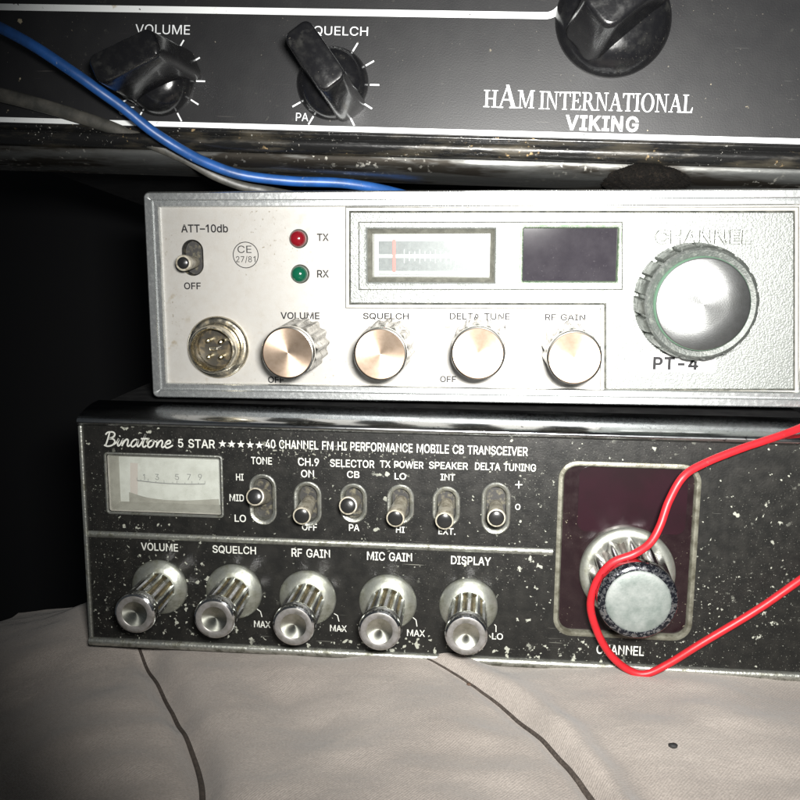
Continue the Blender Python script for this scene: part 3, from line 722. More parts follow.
crease_a = [on_cloth(u, v) for u, v in ((128, 622), (143, 640), (165, 680), (186, 715), (200, 745), (205, 772), (203, 800), (196, 840))]
crease_b = [on_cloth(u, v) for u, v in ((370, 648), (400, 655), (440, 668), (480, 690), (520, 720), (555, 755), (585, 790), (605, 815), (630, 850))]
crease_c = [on_cloth(u, v) for u, v in ((215, 650), (260, 690), (300, 720), (340, 745))]
crease_d = [on_cloth(u, v) for u, v in ((560, 690), (600, 740), (640, 790), (665, 830))]


def seg_dist(line, x, y):
    """Signed distance (> 0 on the left of its run) and run 0..1 of a polyline, for arrays x, y."""
    best = np.full(x.shape, 1e9)
    sg = np.ones(x.shape)
    tt = np.zeros(x.shape)
    n = len(line) - 1
    for i in range(n):
        ax, ay, bx, by = line[i].x, line[i].y, line[i + 1].x, line[i + 1].y
        dx, dy = bx - ax, by - ay
        t = np.clip(((x - ax) * dx + (y - ay) * dy) / (dx * dx + dy * dy), 0, 1)
        d = np.hypot(x - ax - dx * t, y - ay - dy * t)
        m = d < best
        best = np.where(m, d, best)
        sg = np.where(m, np.where(dx * (y - ay) - dy * (x - ax) > 0, 1.0, -1.0), sg)
        tt = np.where(m, (i + t) / n, tt)
    return best * sg, tt


def relax(c):
    q = smooth_line([(p.x, p.y, 0) for p in c], 6)
    for _ in range(45):
        q = [q[0]] + [(q[i - 1] + q[i] * 2 + q[i + 1]) / 4 for i in range(1, len(q) - 1)] + [q[-1]]
    return q[::2] + [q[-1]]


la, lb, lc, ld = [relax(c) for c in (crease_a, crease_b, crease_c, crease_d)]


def G(s, w_):
    return np.exp(-s * s / (2 * w_ * w_))


def sst(a, b, x):
    t = np.clip((x - a) / (b - a), 0, 1)
    return t * t * (3 - 2 * t)


def cushion(x, y):
    """Heights of the cloth, and how far the fold leans over, for arrays x, y."""
    z = np.zeros(x.shape)
    s, t = seg_dist(la, x, y)
    z += -2.2 * (1 - sst(-9, 5, s)) * sst(0, .2, t) - 5.0 * G(s, 2.7) * sst(0, .2, t) - 2.0 * G(s, 9)
    z += -13 * sst(3, 60, -s)
    s, t = seg_dist(lb, x, y)
    k = sst(.04, .5, t)
    z += k * (3.0 * G(s - 5.0, 3.4) - 2.3 * G(s, 1.7) - .8 * G(s + 6, 6))
    lean = 0.0 * s
    gx, gy = np.gradient(s, x[0], y[:, 0], axis=(1, 0)) if x.ndim == 2 else (np.zeros(x.shape),) * 2
    s, t = seg_dist(lc, x, y)
    z += -2.2 * G(s, 5) * sst(0, .3, t) * (1 - sst(.7, 1, t))
    s, t = seg_dist(ld, x, y)
    z += -2.0 * G(s, 4.5) * sst(0, .3, t)
    nz = np.array([waves(a, b) for a, b in zip(x.ravel(), y.ravel())]).reshape(x.shape)
    z += nz - 5 * sst(-60, -170, y) - .6
    return z, x - lean * gx, y - lean * gy


def cushion_h(x, y):
    return float(cushion(np.array([x]), np.array([y]))[0][0])


NX, NY = 1001, 521
gx_, gy_ = np.meshgrid(np.linspace(-165, 165, NX), np.linspace(-130, 45, NY))
cz_, cx_, cy_ = cushion(gx_, gy_)
mb = MB()
vs = list(zip(cx_.ravel().tolist(), cy_.ravel().tolist(), cz_.ravel().tolist()))
fs = [(j * NX + i, j * NX + i + 1, (j + 1) * NX + i + 1, (j + 1) * NX + i) for j in range(NY - 1) for i in range(NX - 1)]
mb.add(vs, fs)
n0 = NX
edge = [(i) for i in range(n0)] + [j * n0 + n0 - 1 for j in range(1, NY)] + [(NY - 1) * n0 + i for i in range(n0 - 2, -1, -1)] + [j * n0 for j in range(NY - 2, 0, -1)]
k = len(mb.v)
mb.v += [(vs[i][0], vs[i][1], -70) for i in edge]
for i in range(len(edge)):
    j = (i + 1) % len(edge)
    mb.f.append((edge[j], edge[i], k + i, k + j))
    mb.m.append(0)
mb.f.append(tuple(range(k, k + len(edge))))
mb.m.append(0)
cush = mb.build("cushion", "woven_cloth", smooth=60)
tag(cush, "beige woven cushion with two long creases under the stack of radios", "cushion")


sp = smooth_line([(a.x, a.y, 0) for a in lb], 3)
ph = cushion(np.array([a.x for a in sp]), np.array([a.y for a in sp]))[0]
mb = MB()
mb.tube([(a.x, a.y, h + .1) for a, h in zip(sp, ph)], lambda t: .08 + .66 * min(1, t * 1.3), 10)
mb.build("seam_shade_cord", "seam_shade_brown", cush, smooth=60)  # dark brown cord drawn as seam line and shade of the right crease
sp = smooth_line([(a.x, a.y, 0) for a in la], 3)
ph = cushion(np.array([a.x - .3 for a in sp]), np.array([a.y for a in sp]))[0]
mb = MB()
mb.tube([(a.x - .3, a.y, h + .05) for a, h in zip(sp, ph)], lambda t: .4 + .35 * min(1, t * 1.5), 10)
mb.build("seam_shade_cord", "seam_shade_brown", cush, smooth=60)  # added cord; its dark colour stands for the left fold's soft shade


def crumb(u, v, r, m, label, lift=.3):
    p = at_z(u, v, 0)
    q = Vector((p.x, p.y, cushion_h(p.x, p.y)))
    for _ in range(4):                      # settle on the cloth where the picture shows it
        p = at_z(u, v, q.z)
        q = Vector((p.x, p.y, cushion_h(p.x, p.y)))
    c = MB()
    loops = []
    for i in range(1, 8):
        a = math.pi * i / 8
        loops.append([(r * math.sin(a) * math.cos(b) * (1 + .35 * noise.noise(Vector((b, a, u)))), .75 * r * math.sin(a) * math.sin(b) * (1 + .3 * noise.noise(Vector((a, b, v)))),
                       .5 * r * -math.cos(a)) for b in [2 * math.pi * k / 10 for k in range(10)]])
    c.loft(loops, 0, True, True, True)
    o = c.build("crumb", m, loc=(q.x, q.y, q.z + r * lift))
    tag(o, label, "crumb")


crumb(673, 747, 1.15, "case_black", "small black crumb of dirt on the right of the beige cushion")
crumb(469, 685, .7, "crumb_brown", "tiny brown crumb on the beige cushion below the lower display knob")

# ------------------------------------------------------------------ BOTTOM RADIO (black, chrome trim)
B = Frame("cb_radio", 452, 656, -11, .0075)
tag(B.e, "black bottom radio with chipped panel, chrome knobs and toggle switches, on the beige cushion", "radio")
p = B.px
BX0, BX1 = p(90, 560)[0], p(822, 560)[0]
BZ1 = p(400, 434)[1]                        # top of the panel
BZ0 = p(400, 653)[1]                        # bottom of the panel
BTOP = p(400, 410)[1]
mb = MB()
mb.box(BX0 + .6, BX1 - .6, 9, 165, BZ0 - 1.2, p(400, 411, -9.5)[1] - .3)
mb.build("case", "case_black", B.e, smooth=0, bevel=.8)

slots = [  # slot rect in picture, tip, three-position?
    (249, 277, 473.5, 525, 255, 496.7, 'tone switch'),
    (293.5, 322, 481, 526.5, 301.8, 516, None),
    (339.5, 367.5, 483, 523, 348, 505.7, None),
    (386.5, 414.5, 484, 524, 395.3, 518.4, None),
    (432, 460.5, 486, 527, 444.4, 521, None),
    (481, 511, 482, 534.5, 496.4, 518, None)]
SL = []
for u0, u1, v0, v1, tu, tv, nm in slots:
    uc, vc = (u0 + u1) / 2, (v0 + v1) / 2
    SL.append((p(u0, vc)[0], p(uc, v1)[1], p(u1, vc)[0], p(uc, v0)[1]))
MW = (p(107, 482)[0], p(164, 514)[1], p(221.5, 486)[0], p(164, 455.5)[1])      # meter opening
CW = (p(557, 550)[0], p(628, 637)[1], p(695.5, 550)[0], p(620, 463.5)[1])      # channel window
loops = [rr(BX0, BZ0, BX1, BZ1, .6)]
for s_ in SL:
    i_ = 1.1
    loops.append(rr(s_[0] + i_, s_[1] + i_, s_[2] - i_, s_[3] - i_, 9, 8))
loops.append(rr(MW[0] + .3, MW[1] + .3, MW[2] - .3, MW[3] - .3, .5))
loops.append(rr(CW[0] + .5, CW[1] + .5, CW[2] - .5, CW[3] - .5, 4.2))
mb = MB()
plate(mb, loops, 0, 0, 4)
panel = mb.build("front_panel", "chipped_black", B.e, smooth=0)

# chrome surround: a sloping mirror band along the top, thin strips below and at the ends
mb = MB()
x0, x1 = BX0 - 1.2, BX1 + 1.2
zA = p(400, 411, -9.5)[1]
prof = [(14, zA + .1), (9.5, zA), (7, zA - .3), (4.5, zA - .75), (2.2, zA - 1.3), (.4, zA - 1.85), (-.7, zA - 2.35), (-1.15, zA - 2.8), (-1.25, zA - 3.3), (-1.1, BZ1 + .9), (-.6, BZ1 + .15), (.0, BZ1 + .02), (.6, BZ1 + .02)]
nx = 60
mb.loft([[(x0 + (x1 - x0) * i / nx, y, z) for i in range(nx + 1)] for y, z in prof], 0, close=False)
for x in (x0, x1):
    vs_ = [(x, y, z) for y, z in prof] + [(x, 7.5, BZ1 + .02)]
    mb.add(vs_, [tuple(range(len(vs_)))], 0)
mb.build("chrome_top_band", "mirror_chrome", B.e, smooth=50)
mb = MB()
zb = p(400, 653)[1]
ze = p(400, 660.5)[1]
prof = [(1.0, zb + .3), (-.5, zb + .25), (-1.1, zb - .3), (-1.2, (zb + ze) / 2), (-.7, ze + .2), (.8, ze - .2), (6, ze - .2)]
mb.loft([[(x0 + (x1 - x0) * i / nx, y, z) for i in range(nx + 1)] for y, z in prof], 0, close=False)
mb.build("chrome_bottom_strip", "dull_chrome", B.e, smooth=50)
for xa, xb in ((x0, BX0), (BX1, x1)):
    mb = MB()
    mb.box(xa, xb, -.9, 6, zb + .3, BZ1 + .0)
    mb.build("end_strip", "dull_chrome", B.e, smooth=0, bevel=.4)
# divider strip between the two rows
mb = MB()
a0, a1 = p(96, 535.5)[1], p(96, 541.5)[1]
zc = (p(330, 540)[1] + p(330, 546.5)[1]) / 2
xd0, xd1 = BX0 + .02, p(553, 545)[0]
prof = [(-.02, zc + .95), (-.35, zc + .75), (-.55, zc + .25), (-.25, zc + .05), (-.55, zc - .2), (-.35, zc - .75), (-.02, zc - .95)]
mb.loft([[(xd0 + (xd1 - xd0) * i / nx, y, z) for i in range(nx + 1)] for y, z in prof], 0, close=False)
mb.build("divider_strip", "dull_chrome", B.e, smooth=40)

# printing
T = lambda *a, **k: put_text(B, panel, "grey_print", *a, **k)
T("5 STAR", 178, 215, 439.2, 448, bold=.012)
T("40 CHANNEL FM HI PERFORMANCE MOBILE CB TRANSCEIVER", 265.5, 528, 443.2, 452.2, bold=.012)
for i in range(5):
    cx, cz = p(222.5 + 9.2 * i, 443.8 + .34 * i, .05)
    pts = []
    for k_ in range(10):
        a = R(90 + 36 * k_)
        r_ = 1.15 if k_ % 2 == 0 else .47
        pts.append((cx + r_ * math.cos(a), -.05, cz + r_ * math.sin(a)))
    mb = MB()
    mb.add(pts + [(cx, -.05, cz)], [(k_, (k_ + 1) % 10, 10) for k_ in range(10)])
    mb.build("star", "grey_print", panel, smooth=0)
for a in (("TONE", 251, 272, 457, 464.5), ("CH.9", 298, 319, 458, 466), ("SELECTOR", 330, 374.5, 459.7, 467.5), ("ON", 301, 314, 470, 477.5),
          ("CB", 347, 359.5, 471, 478), ("HI", 236, 243.5, 473.7, 480.5), ("MID", 229.5, 244, 494.3, 501.3), ("LO", 234.6, 246, 514.7, 522), ("OFF", 302, 317, 523.5, 530.5),
          ("PA", 349, 359.5, 524.3, 531), ("TX POWER", 380, 423.6, 461, 468.2), ("SPEAKER", 429, 468, 462, 469.3), ("DELTA TUNING", 475, 536, 463.2, 470.8),
          ("LO", 394.5, 406, 473, 479.6), ("INT", 440.5, 455, 474, 480.6), ("O", 515.2, 520.4, 503.8, 510), ("HI", 396, 404.6, 526.6, 532.8), ("EXT.", 438.4, 455.5, 528, 534.6),
          ("VOLUME", 141, 178, 543.2, 551), ("SQUELCH", 212.5, 256, 546, 554.2), ("RF GAIN", 291.5, 330, 549, 557.5), ("MIC GAIN", 367, 412, 552.3, 561), ("DISPLAY", 451, 491, 556.5, 565),
          ("MAX", 254, 270.5, 621, 627.6), ("MAX", 330, 346.8, 625.2, 631.6), ("MAX", 407, 425, 629.8, 636.4), ("LO", 492, 503, 633.2, 639.6), ("CHANNEL", 596.5, 644, 645.3, 655)):
    T(*a, bold=.012)
mb = MB()
for pts in (((518.8, 481), (518.8, 488.4)), ((515.2, 484.7), (522.4, 484.7))):
    ribbon(mb, [p(*q, .05) for q in pts], .28, .05 if pts[0][0] == pts[1][0] else .055)
mb.build("plus_sign", "grey_print", panel, smooth=0)
for pts in (((257, 609), (260.5, 611.5), (262, 617)), ((334, 613.5), (337.5, 615.5), (339, 621.5)), ((413, 617.5), (416, 620), (417, 626.5)), ((494.5, 624.5), (496, 626), (496, 632))):
    mb = MB()
    ribbon(mb, [p(*q, .05) for q in pts], .25, .05)
    mb.build("tick_mark", "grey_print", panel, smooth=0)

# the joined-up name at the top left
mb = MB()
u = lambda lst: [(x + .28 * y, y) for x, y in lst]
strokes = [
    [(.15, .02), (.2, .5), (.22, 1.0)], [(0, .84), (.12, 1.02), (.4, 1.05), (.56, .9), (.5, .68), (.25, .56), (.5, .54), (.66, .36), (.58, .1), (.3, -.02), (.05, .06)],
    [(.62, .12), (.78, .3), (.86, .54), (.86, .2), (.92, .03), (1.02, .12)], [(.88, .74), (.9, .8)],
    [(1.02, .12), (1.12, .5), (1.14, .54), (1.16, .02)], [(1.16, .1), (1.26, .44), (1.38, .55), (1.46, .4), (1.46, .12), (1.54, .03), (1.64, .14)],
    [(2.04, .48), (1.88, .56), (1.72, .4), (1.68, .14), (1.8, .0), (1.96, .16), (2.06, .52), (2.06, .14), (2.14, .03), (2.24, .16)],
    [(2.24, .16), (2.36, .6), (2.42, .95), (2.38, .3), (2.42, .06), (2.52, .02), (2.62, .14)], [(2.2, .62), (2.62, .64)],
    [(2.9, .54), (2.74, .42), (2.7, .14), (2.82, .0), (2.98, .12), (3.02, .4), (2.9, .54), (3.06, .46), (3.2, .44)],
    [(3.2, .44), (3.22, .54), (3.24, .02)], [(3.24, .1), (3.34, .44), (3.46, .55), (3.54, .4), (3.54, .12), (3.62, .03), (3.72, .12)],
    [(3.74, .26), (3.98, .34), (4.0, .5), (3.88, .56), (3.76, .4), (3.76, .12), (3.9, .0), (4.08, .1), (4.2, .22)]]
lx0, lz0 = p(103, 445.8, .05)
lx1 = p(173, 447.2, .05)[0]
lz1 = p(112, 432, .05)[1]
sx, sz = (lx1 - lx0) / 4.25, (lz1 - lz0) / 1.05
for i, st in enumerate(strokes):
    pts = smooth_line([(x, y, 0) for x, y in st], 6)
    ribbon(mb, [(lx0 + (q.x + .22 * q.y) * sx, lz0 + q.y * sz - .012 * q.x) for q in pts], .42, .05 + .004 * i)
mb.build("logo", "grey_print", panel, smooth=0)

# toggle switches
for (sl, (u0, u1, v0, v1, tu, tv, nm)) in zip(SL, slots):
    x0_, z0_, x1_, z1_ = sl
    mb = MB()
    r_ = (x1_ - x0_) / 2
    frame(mb, sl, r_, [(-.1, 0), (-.15, .3), (-.45, .5), (-.85, .4), (-1.25, .05), (-1.4, -.6), (-1.5, -3.2)], 0, 10)
    plate(mb, [rr(x0_ + 1.2, z0_ + 1.2, x1_ - 1.2, z1_ - 1.2, 9, 8)], -3, 1)
    # brass contact inside the slot
    xm, zm = (x0_ + x1_) / 2, (z0_ + z1_) / 2
    mb.box(xm - 1.2, xm + 1.0, 2.2, 2.9, zm - 3.6, zm - 2.9, 2)
    sw = mb.build("toggle_switch", ["dull_chrome", "slot_dark", "nickel"], B.e)
    base = Vector((xm, 2.2, zm))
    tip = B.p3(tu, tv, 10.2)
    ax = (tip - base)
    Lh = ax.length
    mb = MB()
    mb.lathe([(1.8, 0), (2.0, Lh * .3), (2.3, Lh * .75), (2.45, Lh - .35), (2.35, Lh), (2.0, Lh + .06)], 28, 0)
    mb.lathe([(2.0, Lh + .06), (1.93, Lh - .1), (1.85, Lh + .08), (1.4, Lh + .3), (.7, Lh + .4), (.02, Lh + .43)], 28, 1)
    mb.build("lever", ["ivory_lever", "black_tip"], sw, loc=base, rot=ax.to_track_quat('Z', 'Y').to_euler())

# signal meter
mb = MB()
frame(mb, MW, .6, [(.5, 0), (.45, .3), (.1, .35), (-.15, .1), (-.3, -.3)], 0)
frame(mb, MW, .6, [(-.3, -.3), (-1.1, -3.2), (-2.0, -5.0)], 1)
met = mb.build("signal_meter", ["dull_chrome", "aged_cream"], B.e)
mb = MB()
sx0, sx1 = MW[0] + 1.2, MW[2] - 1.2
sz0, sz1 = MW[1] + 1.2, MW[3] - 1.2
mb.box(sx0, sx1, 4.6, 5.4, sz0, sz1, 0)
hq = -4.55
q = lambda u_, v_, h=hq: p(u_, v_, h)
arc = smooth_line([(*q(137, 480.5), 0), (*q(160, 483), 0), (*q(185, 484.2), 0), (*q(205, 484), 0)], 6)
ribbon(mb, arc, .28, hq, 2)
for i in range(11):
    a = arc[int(i * (len(arc) - 1) / 10)]
    ribbon(mb, [(a.x, a.y + .1), (a.x, a.y + (.9 if i % 2 == 0 else .5))], .14, hq + .01, 2)
for ch, uu in (("1", 144), ("3", 157), ("5", 177), ("7", 189), ("9", 200)):
    dg = put_text(B, met, "dial_ink", ch, uu - (.9 if ch == "1" else 1.9), uu + (.9 if ch == "1" else 1.9), 474, 480, h=hq + .02, bold=.0)
ribbon(mb, [q(134, 497), q(134, 463)], 2.2, hq - .01, 1)
low = smooth_line([(*q(129, 492), 0), (*q(150, 498), 0), (*q(180, 500.5), 0), (*q(219, 499), 0)], 6)
for a_, b_ in zip(low, low[1:]):
    mb.add([(a_.x, -hq - .02, a_.y), (b_.x, -hq - .02, b_.y), (b_.x, -hq - .02, sz0), (a_.x, -hq - .02, sz0)], [(0, 3, 2, 1)], 3)
mb.build("dial", ["dial_paper", "dial_pink", "dial_ink", "aged_cream"], met, smooth=0)
mb = MB()
mb.box(MW[0] + .35, MW[2] - .35, .55, .95, MW[1] + .35, MW[3] - .35)
mb.build("window_glass", "clear_window", met, smooth=0)

# channel window
mb = MB()
frame(mb, CW, 4.6, [(.35, 0), (.3, .35), (-.2, .55), (-.75, .5), (-1.1, .1), (-1.25, -1.0)], 0)
cwo = mb.build("channel_window", "beige_rim", B.e)
mb = MB()
plate(mb, [rr(CW[0] + 1, CW[1] + 1, CW[2] - 1, CW[3] - 1, 3.8)], -.85, 0, 1.2)
mb.build("smoked_pane", "smoked_maroon", cwo, smooth=0)
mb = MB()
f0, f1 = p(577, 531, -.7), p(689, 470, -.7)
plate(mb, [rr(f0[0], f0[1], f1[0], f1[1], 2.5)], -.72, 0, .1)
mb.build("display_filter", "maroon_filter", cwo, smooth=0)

def chrome_knob(u_, v_, label=None, k=1.0):
    x, z = p(u_, v_)
    mb = MB()
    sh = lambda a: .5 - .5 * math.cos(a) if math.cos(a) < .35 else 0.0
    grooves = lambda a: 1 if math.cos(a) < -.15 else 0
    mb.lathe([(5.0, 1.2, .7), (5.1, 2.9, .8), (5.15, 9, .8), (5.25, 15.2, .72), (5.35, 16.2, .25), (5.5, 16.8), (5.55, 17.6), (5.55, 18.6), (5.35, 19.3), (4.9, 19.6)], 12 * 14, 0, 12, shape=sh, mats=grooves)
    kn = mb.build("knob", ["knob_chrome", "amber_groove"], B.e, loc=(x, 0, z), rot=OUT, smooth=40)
    kn.rotation_euler = (R(90), random.uniform(0, 1.2), 0)
    if label:
        kn["label"] = label
    mb = MB()
    mb.lathe([(7.9, 0), (8.0, .4), (7.85, .75), (7.4, 1.15), (6.4, 1.9), (5.5, 2.5), (4.9, 2.6), (4.4, 2.2)], 56, 0)
    mb.build("washer", "washer_metal", kn, smooth=45)
    mb = MB()
    mb.lathe([(4.9, 19.6), (4.6, 19.72), (3.5, 19.7), (3.35, 19.55)], 56, 0)
    mb.lathe([(3.35, 19.55), (2.4, 19.15), (1.2, 18.8), (.3, 18.66), (.001, 18.65)], 56, 1)
    mb.build("cap", ["frosted_rim", "spun_dish"], kn, smooth=45)


for (u_, v_) in ((160.3, 586.5), (234.4, 591), (308, 597.3), (388, 601.6), (468.4, 605.7)):
    chrome_knob(u_, v_)

x, z = p(627, 572.5)
mb = MB()
sh = lambda a: .5 - .5 * math.cos(a)
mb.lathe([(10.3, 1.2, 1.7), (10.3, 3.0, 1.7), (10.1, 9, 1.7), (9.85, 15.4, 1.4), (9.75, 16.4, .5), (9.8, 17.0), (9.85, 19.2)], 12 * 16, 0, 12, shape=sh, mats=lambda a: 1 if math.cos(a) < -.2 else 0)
kn = mb.build("channel_knob", ["dark_chrome", "groove_reflection"], B.e, loc=(x, 0, z), rot=OUT, smooth=40)
kn["label"] = "large chrome channel knob with frosted end"
mb = MB()
mb.lathe([(12.5, -.8), (12.6, .6), (12.3, 1.1), (11.2, 1.7), (10.2, 1.75), (9.5, 1.4), (8.0, 1.3)], 64)
mb.build("washer", "washer_metal", kn, smooth=45)
mb = MB()
mb.lathe([(9.85, 19.2), (9.65, 19.9), (9.1, 20.4), (8.2, 20.6), (7.95, 20.4)], 72, 0)
mb.lathe([(7.95, 20.4), (7.8, 20.55), (7.5, 20.7), (5, 20.8), (.001, 20.85)], 72, 1)
mb.build("cap", ["mottled_ring", "frosted_disc"], kn, smooth=45)

# ------------------------------------------------------------------ MIDDLE RADIO (silver)
A = Frame("cb_radio", 480, 402, 0, -.001)
tag(A.e, "silver middle radio with copper coloured knob faces, stacked between two black radios", "radio")
p = A.px
AX0, AX1 = p(149, 297)[0], p(822, 297)[0]
AZ0, AZ1 = p(400, 401)[1], p(400, 190.5)[1]
mb = MB()
mb.box(AX0 + 1.0, AX1 - 1.0, 5, 172, AZ0 + .8, AZ1 - .8)
mb.build("case", "case_black", A.e, smooth=0, bevel=.6)
mb = MB()
frame(mb, (AX0, AZ0, AX1, AZ1), 1.6, [(-.5, -7), (-.1, -6), (0, 0), (-.12, .75), (-.45, 1.12), (-2.15, 1.14), (-2.4, .9), (-2.5, .55), (-2.8, .52), (-2.95, .8), (-3.85, .82), (-4.1, .5), (-4.25, -.8)], 0, 8)
mb.build("trim_frame", "silver_trim", A.e, smooth=40)
PX0, PX1, PZ0, PZ1 = AX0 + 4.0, AX1 - 4.0, AZ0 + 4.0, AZ1 - 4.0
sl = (p(181.5, 258)[0], p(192, 276)[1], p(203, 258)[0], p(192, 239.5)[1])
MA = (p(365.5, 255)[0], p(430, 284.5)[1], p(497, 255)[0], p(430, 226.5)[1])
DA = (p(520.5, 255)[0], p(570, 284)[1], p(620, 255)[0], p(570, 225.5)[1])
mb = MB()
hp = -.45
plate(mb, [rr(PX0, PZ0, PX1, PZ1, .4), rr(*sl, 9, 8)[::1], rr(MA[0] + .5, MA[1] + .5, MA[2] - .5, MA[3] - .5, .4), rr(DA[0] + .5, DA[1] + .5, DA[2] - .5, DA[3] - .5, .4)], hp, 0, 3)
panel = mb.build("front_panel", "brushed_silver", A.e, smooth=0)
# grime line along the lower edge
mb = MB()
mb.box(PX0 + .2, PX1 - .2, .25, .40, PZ0 + .2, p(400, 386.2)[1])
mb.build("grime_edge", "edge_grime", panel, smooth=0)

# where the dirt sits round the raised channel letters
vs_, fs_ = text_faces("CHANNEL", .02)
ax, bx = min(v[0] for v in vs_), max(v[0] for v in vs_)
ay, by = min(v[1] for v in vs_), max(v[1] for v in vs_)
X0, X1 = p(655.5, 237)[0], p(752, 237)[0]
Z0, Z1 = p(700, 244)[1], p(700, 230)[1]
fx = lambda v, h: (X0 + (v[0] - ax) / (bx - ax) * (X1 - X0), -h, Z0 + (v[1] - ay) / (by - ay) * (Z1 - Z0))
glyph_rims = []
xx = 0
for c_ in "CHANNEL":
    for lp_ in GLYPHS[c_][1]:
        q_ = [fx((xx + a / 1000, b / 1000), 0) for a, b in fatten(lp_, 20)]
        glyph_rims.append([(a[0], a[2]) for a in q_])
    xx += GLYPHS[c_][0] / 1000

# raised cast field round the windows and the channel knob
Lp = [p(351, 302.5), p(351, 213), p(793, 213), p(793, 388.5), p(606.5, 388.5), p(606.5, 303)]
hr = .15
mb = MB()
holes = [rr(MA[0] + .45, MA[1] + .45, MA[2] - .45, MA[3] - .45, .4), rr(DA[0] + .45, DA[1] + .45, DA[2] - .45, DA[3] - .45, .4)]
plate(mb, [Lp] + holes, hr, 0, .5)
fld = mb.build("raised_field", "cast_silver", A.e, smooth=0)
mb = MB()
def grow(pts, d):
    cx = sum(q_[0] for q_ in pts) / len(pts)
    n_ = len(pts)
    out_ = []
    for i in range(n_):
        a_, b_, c_ = Vector(pts[i - 1]), Vector(pts[i]), Vector(pts[(i + 1) % n_])
        t1, t2 = (b_ - a_).normalized(), (c_ - b_).normalized()
        n1, n2 = Vector((-t1.y, t1.x)), Vector((-t2.y, t2.x))
        m_ = (n1 + n2)
        m_ = m_ / max(m_.dot(n1), .2)
        out_.append(tuple(b_ + m_ * d))
    return out_


def ring2(mb, pts, d0, d1, h, m=0):
    a_, b_ = grow(pts, d0), grow(pts, d1)
    n_ = len(pts)
    mb.add([(x_, -h, z_) for x_, z_ in a_ + b_], [(i, (i + 1) % n_, n_ + (i + 1) % n_, n_ + i) for i in range(n_)], m)


for lp_ in glyph_rims:
    ribbon(mb, lp_, .3, hr + .03, 0, True)
ring2(mb, Lp, .02, .62, hp + .05, 0)
inner = [p(359, 289.5), p(359, 222.3), p(622, 222.3), p(622, 289.5)]
ring2(mb, inner, -.14, .14, hr + .04, 0)
lp2 = grow(Lp, 1.5)
ring2(mb, lp2, -.11, .11, hp + .05, 0)
mb.build("engraved_lines", "crevice_dirt", fld, smooth=0)

T = lambda *a, **k: put_text(A, panel, "black_print", *a, h=hp + .05, **k)
for a in (("ATT–10db", 181, 228, 224.3, 232.6), ("OFF", 184, 200.8, 282.4, 289.4), ("TX", 317, 328.8, 233.6, 241), ("RX", 317, 329, 270, 277.6),
          ("VOLUME", 280.5, 319.5, 312.2, 319.2), ("SQUELCH", 363, 409, 313, 319.8), ("DELTA TUNE", 449.6, 510, 313, 319.8), ("RF GAIN", 545, 585.5, 314, 320.6),
          ("OFF", 268, 284, 376.6, 383), ("OFF", 440, 456, 376, 382.4)):
    T(*a, bold=.017)
T("CE", 237.5, 251.5, 245.6, 253, bold=.0)
T("27/81", 236, 255.4, 256, 263, bold=.0)
mb = MB()
ribbon(mb, circ(*p(245.7, 255, hp), p(258.2, 255, hp)[0] - p(245.7, 255, hp)[0], 48), .22, hp + .05, closed=True)
mb.build("approval_ring", "black_print", panel, smooth=0)
mb = MB()
ribbon(mb, [p(444.5, 327.3, hp), p(450.5, 327.3, hp)], .24, hp + .05)
mb.build("minus_sign", "black_print", panel, smooth=0)
mb = MB()
ribbon(mb, [p(501.5, 327.3, hp), p(508, 327.3, hp)], .24, hp + .05)
ribbon(mb, [p(504.8, 324.2, hp), p(504.8, 330.4, hp)], .24, hp + .055)
mb.build("plus_sign", "black_print", panel, smooth=0)

# raised CHANNEL letters: outlines standing on the cast field
mb = MB()
vs_, fs_ = text_faces("CHANNEL", .02)
ax, bx = min(v[0] for v in vs_), max(v[0] for v in vs_)
ay, by = min(v[1] for v in vs_), max(v[1] for v in vs_)
X0, X1 = p(655.5, 237)[0], p(752, 237)[0]
Z0, Z1 = p(700, 244)[1], p(700, 230)[1]
fx = lambda v, h: (X0 + (v[0] - ax) / (bx - ax) * (X1 - X0), -h, Z0 + (v[1] - ay) / (by - ay) * (Z1 - Z0))
mb.add([fx(v, hr + .45 + .008 * v[2]) for v in vs_], fs_, 0)
from collections import Counter
ec = Counter(tuple(sorted((f[i], f[(i + 1) % len(f)]))) for f in fs_ for i in range(len(f)))
for (i, j), c_ in ec.items():
    if c_ == 1:
        mb.add([fx(vs_[i], hr + .45), fx(vs_[j], hr + .45), fx(vs_[j], hr), fx(vs_[i], hr)], [(0, 1, 2, 3)], 1)
mb.build("raised_lettering", ["cast_silver", "crevice_dirt"], fld, smooth=0)

# label tape PT-4
mb = MB()
t0, t1 = p(627, 371.3, hr), p(716, 354, hr)
plate(mb, [rr(t0[0], t0[1], t1[0], t1[1], .3)], hr + .15, 0, .14)
tape = mb.build("label_strip", "label_tape", A.e, smooth=0)
put_text(A, tape, "black_print", "PT-4", 653, 698.5, 357, 369.8, h=hr + .2, bold=.03, space=1.1)

# attenuator switch
mb = MB()
frame(mb, sl, 9, [(0, hp + .02), (-.3, hp - .3), (-.35, -3.2)], 0, 8)
plate(mb, [rr(*sl, 9, 8)], -3.1, 0)
sw = mb.build("toggle_switch", "slot_dark", A.e)
base = Vector(((sl[0] + sl[2]) / 2, 2.0, (sl[1] + sl[3]) / 2 - 1.3))
tip = A.p3(183.2, 263, 8.5)
ax_ = tip - base
Lh = ax_.length
mb = MB()
mb.lathe([(1.5, 0), (1.7, Lh * .3), (2.05, Lh * .75), (2.2, Lh - .35), (2.05, Lh), (1.6, Lh + .06)], 28, 0)
mb.lathe([(1.6, Lh + .06), (1.5, Lh), (1.4, Lh + .12), (1.0, Lh + .3), (.02, Lh + .4)], 28, 1)
mb.build("lever", ["ivory_lever", "black_tip"], sw, loc=base, rot=ax_.to_track_quat('Z', 'Y').to_euler())

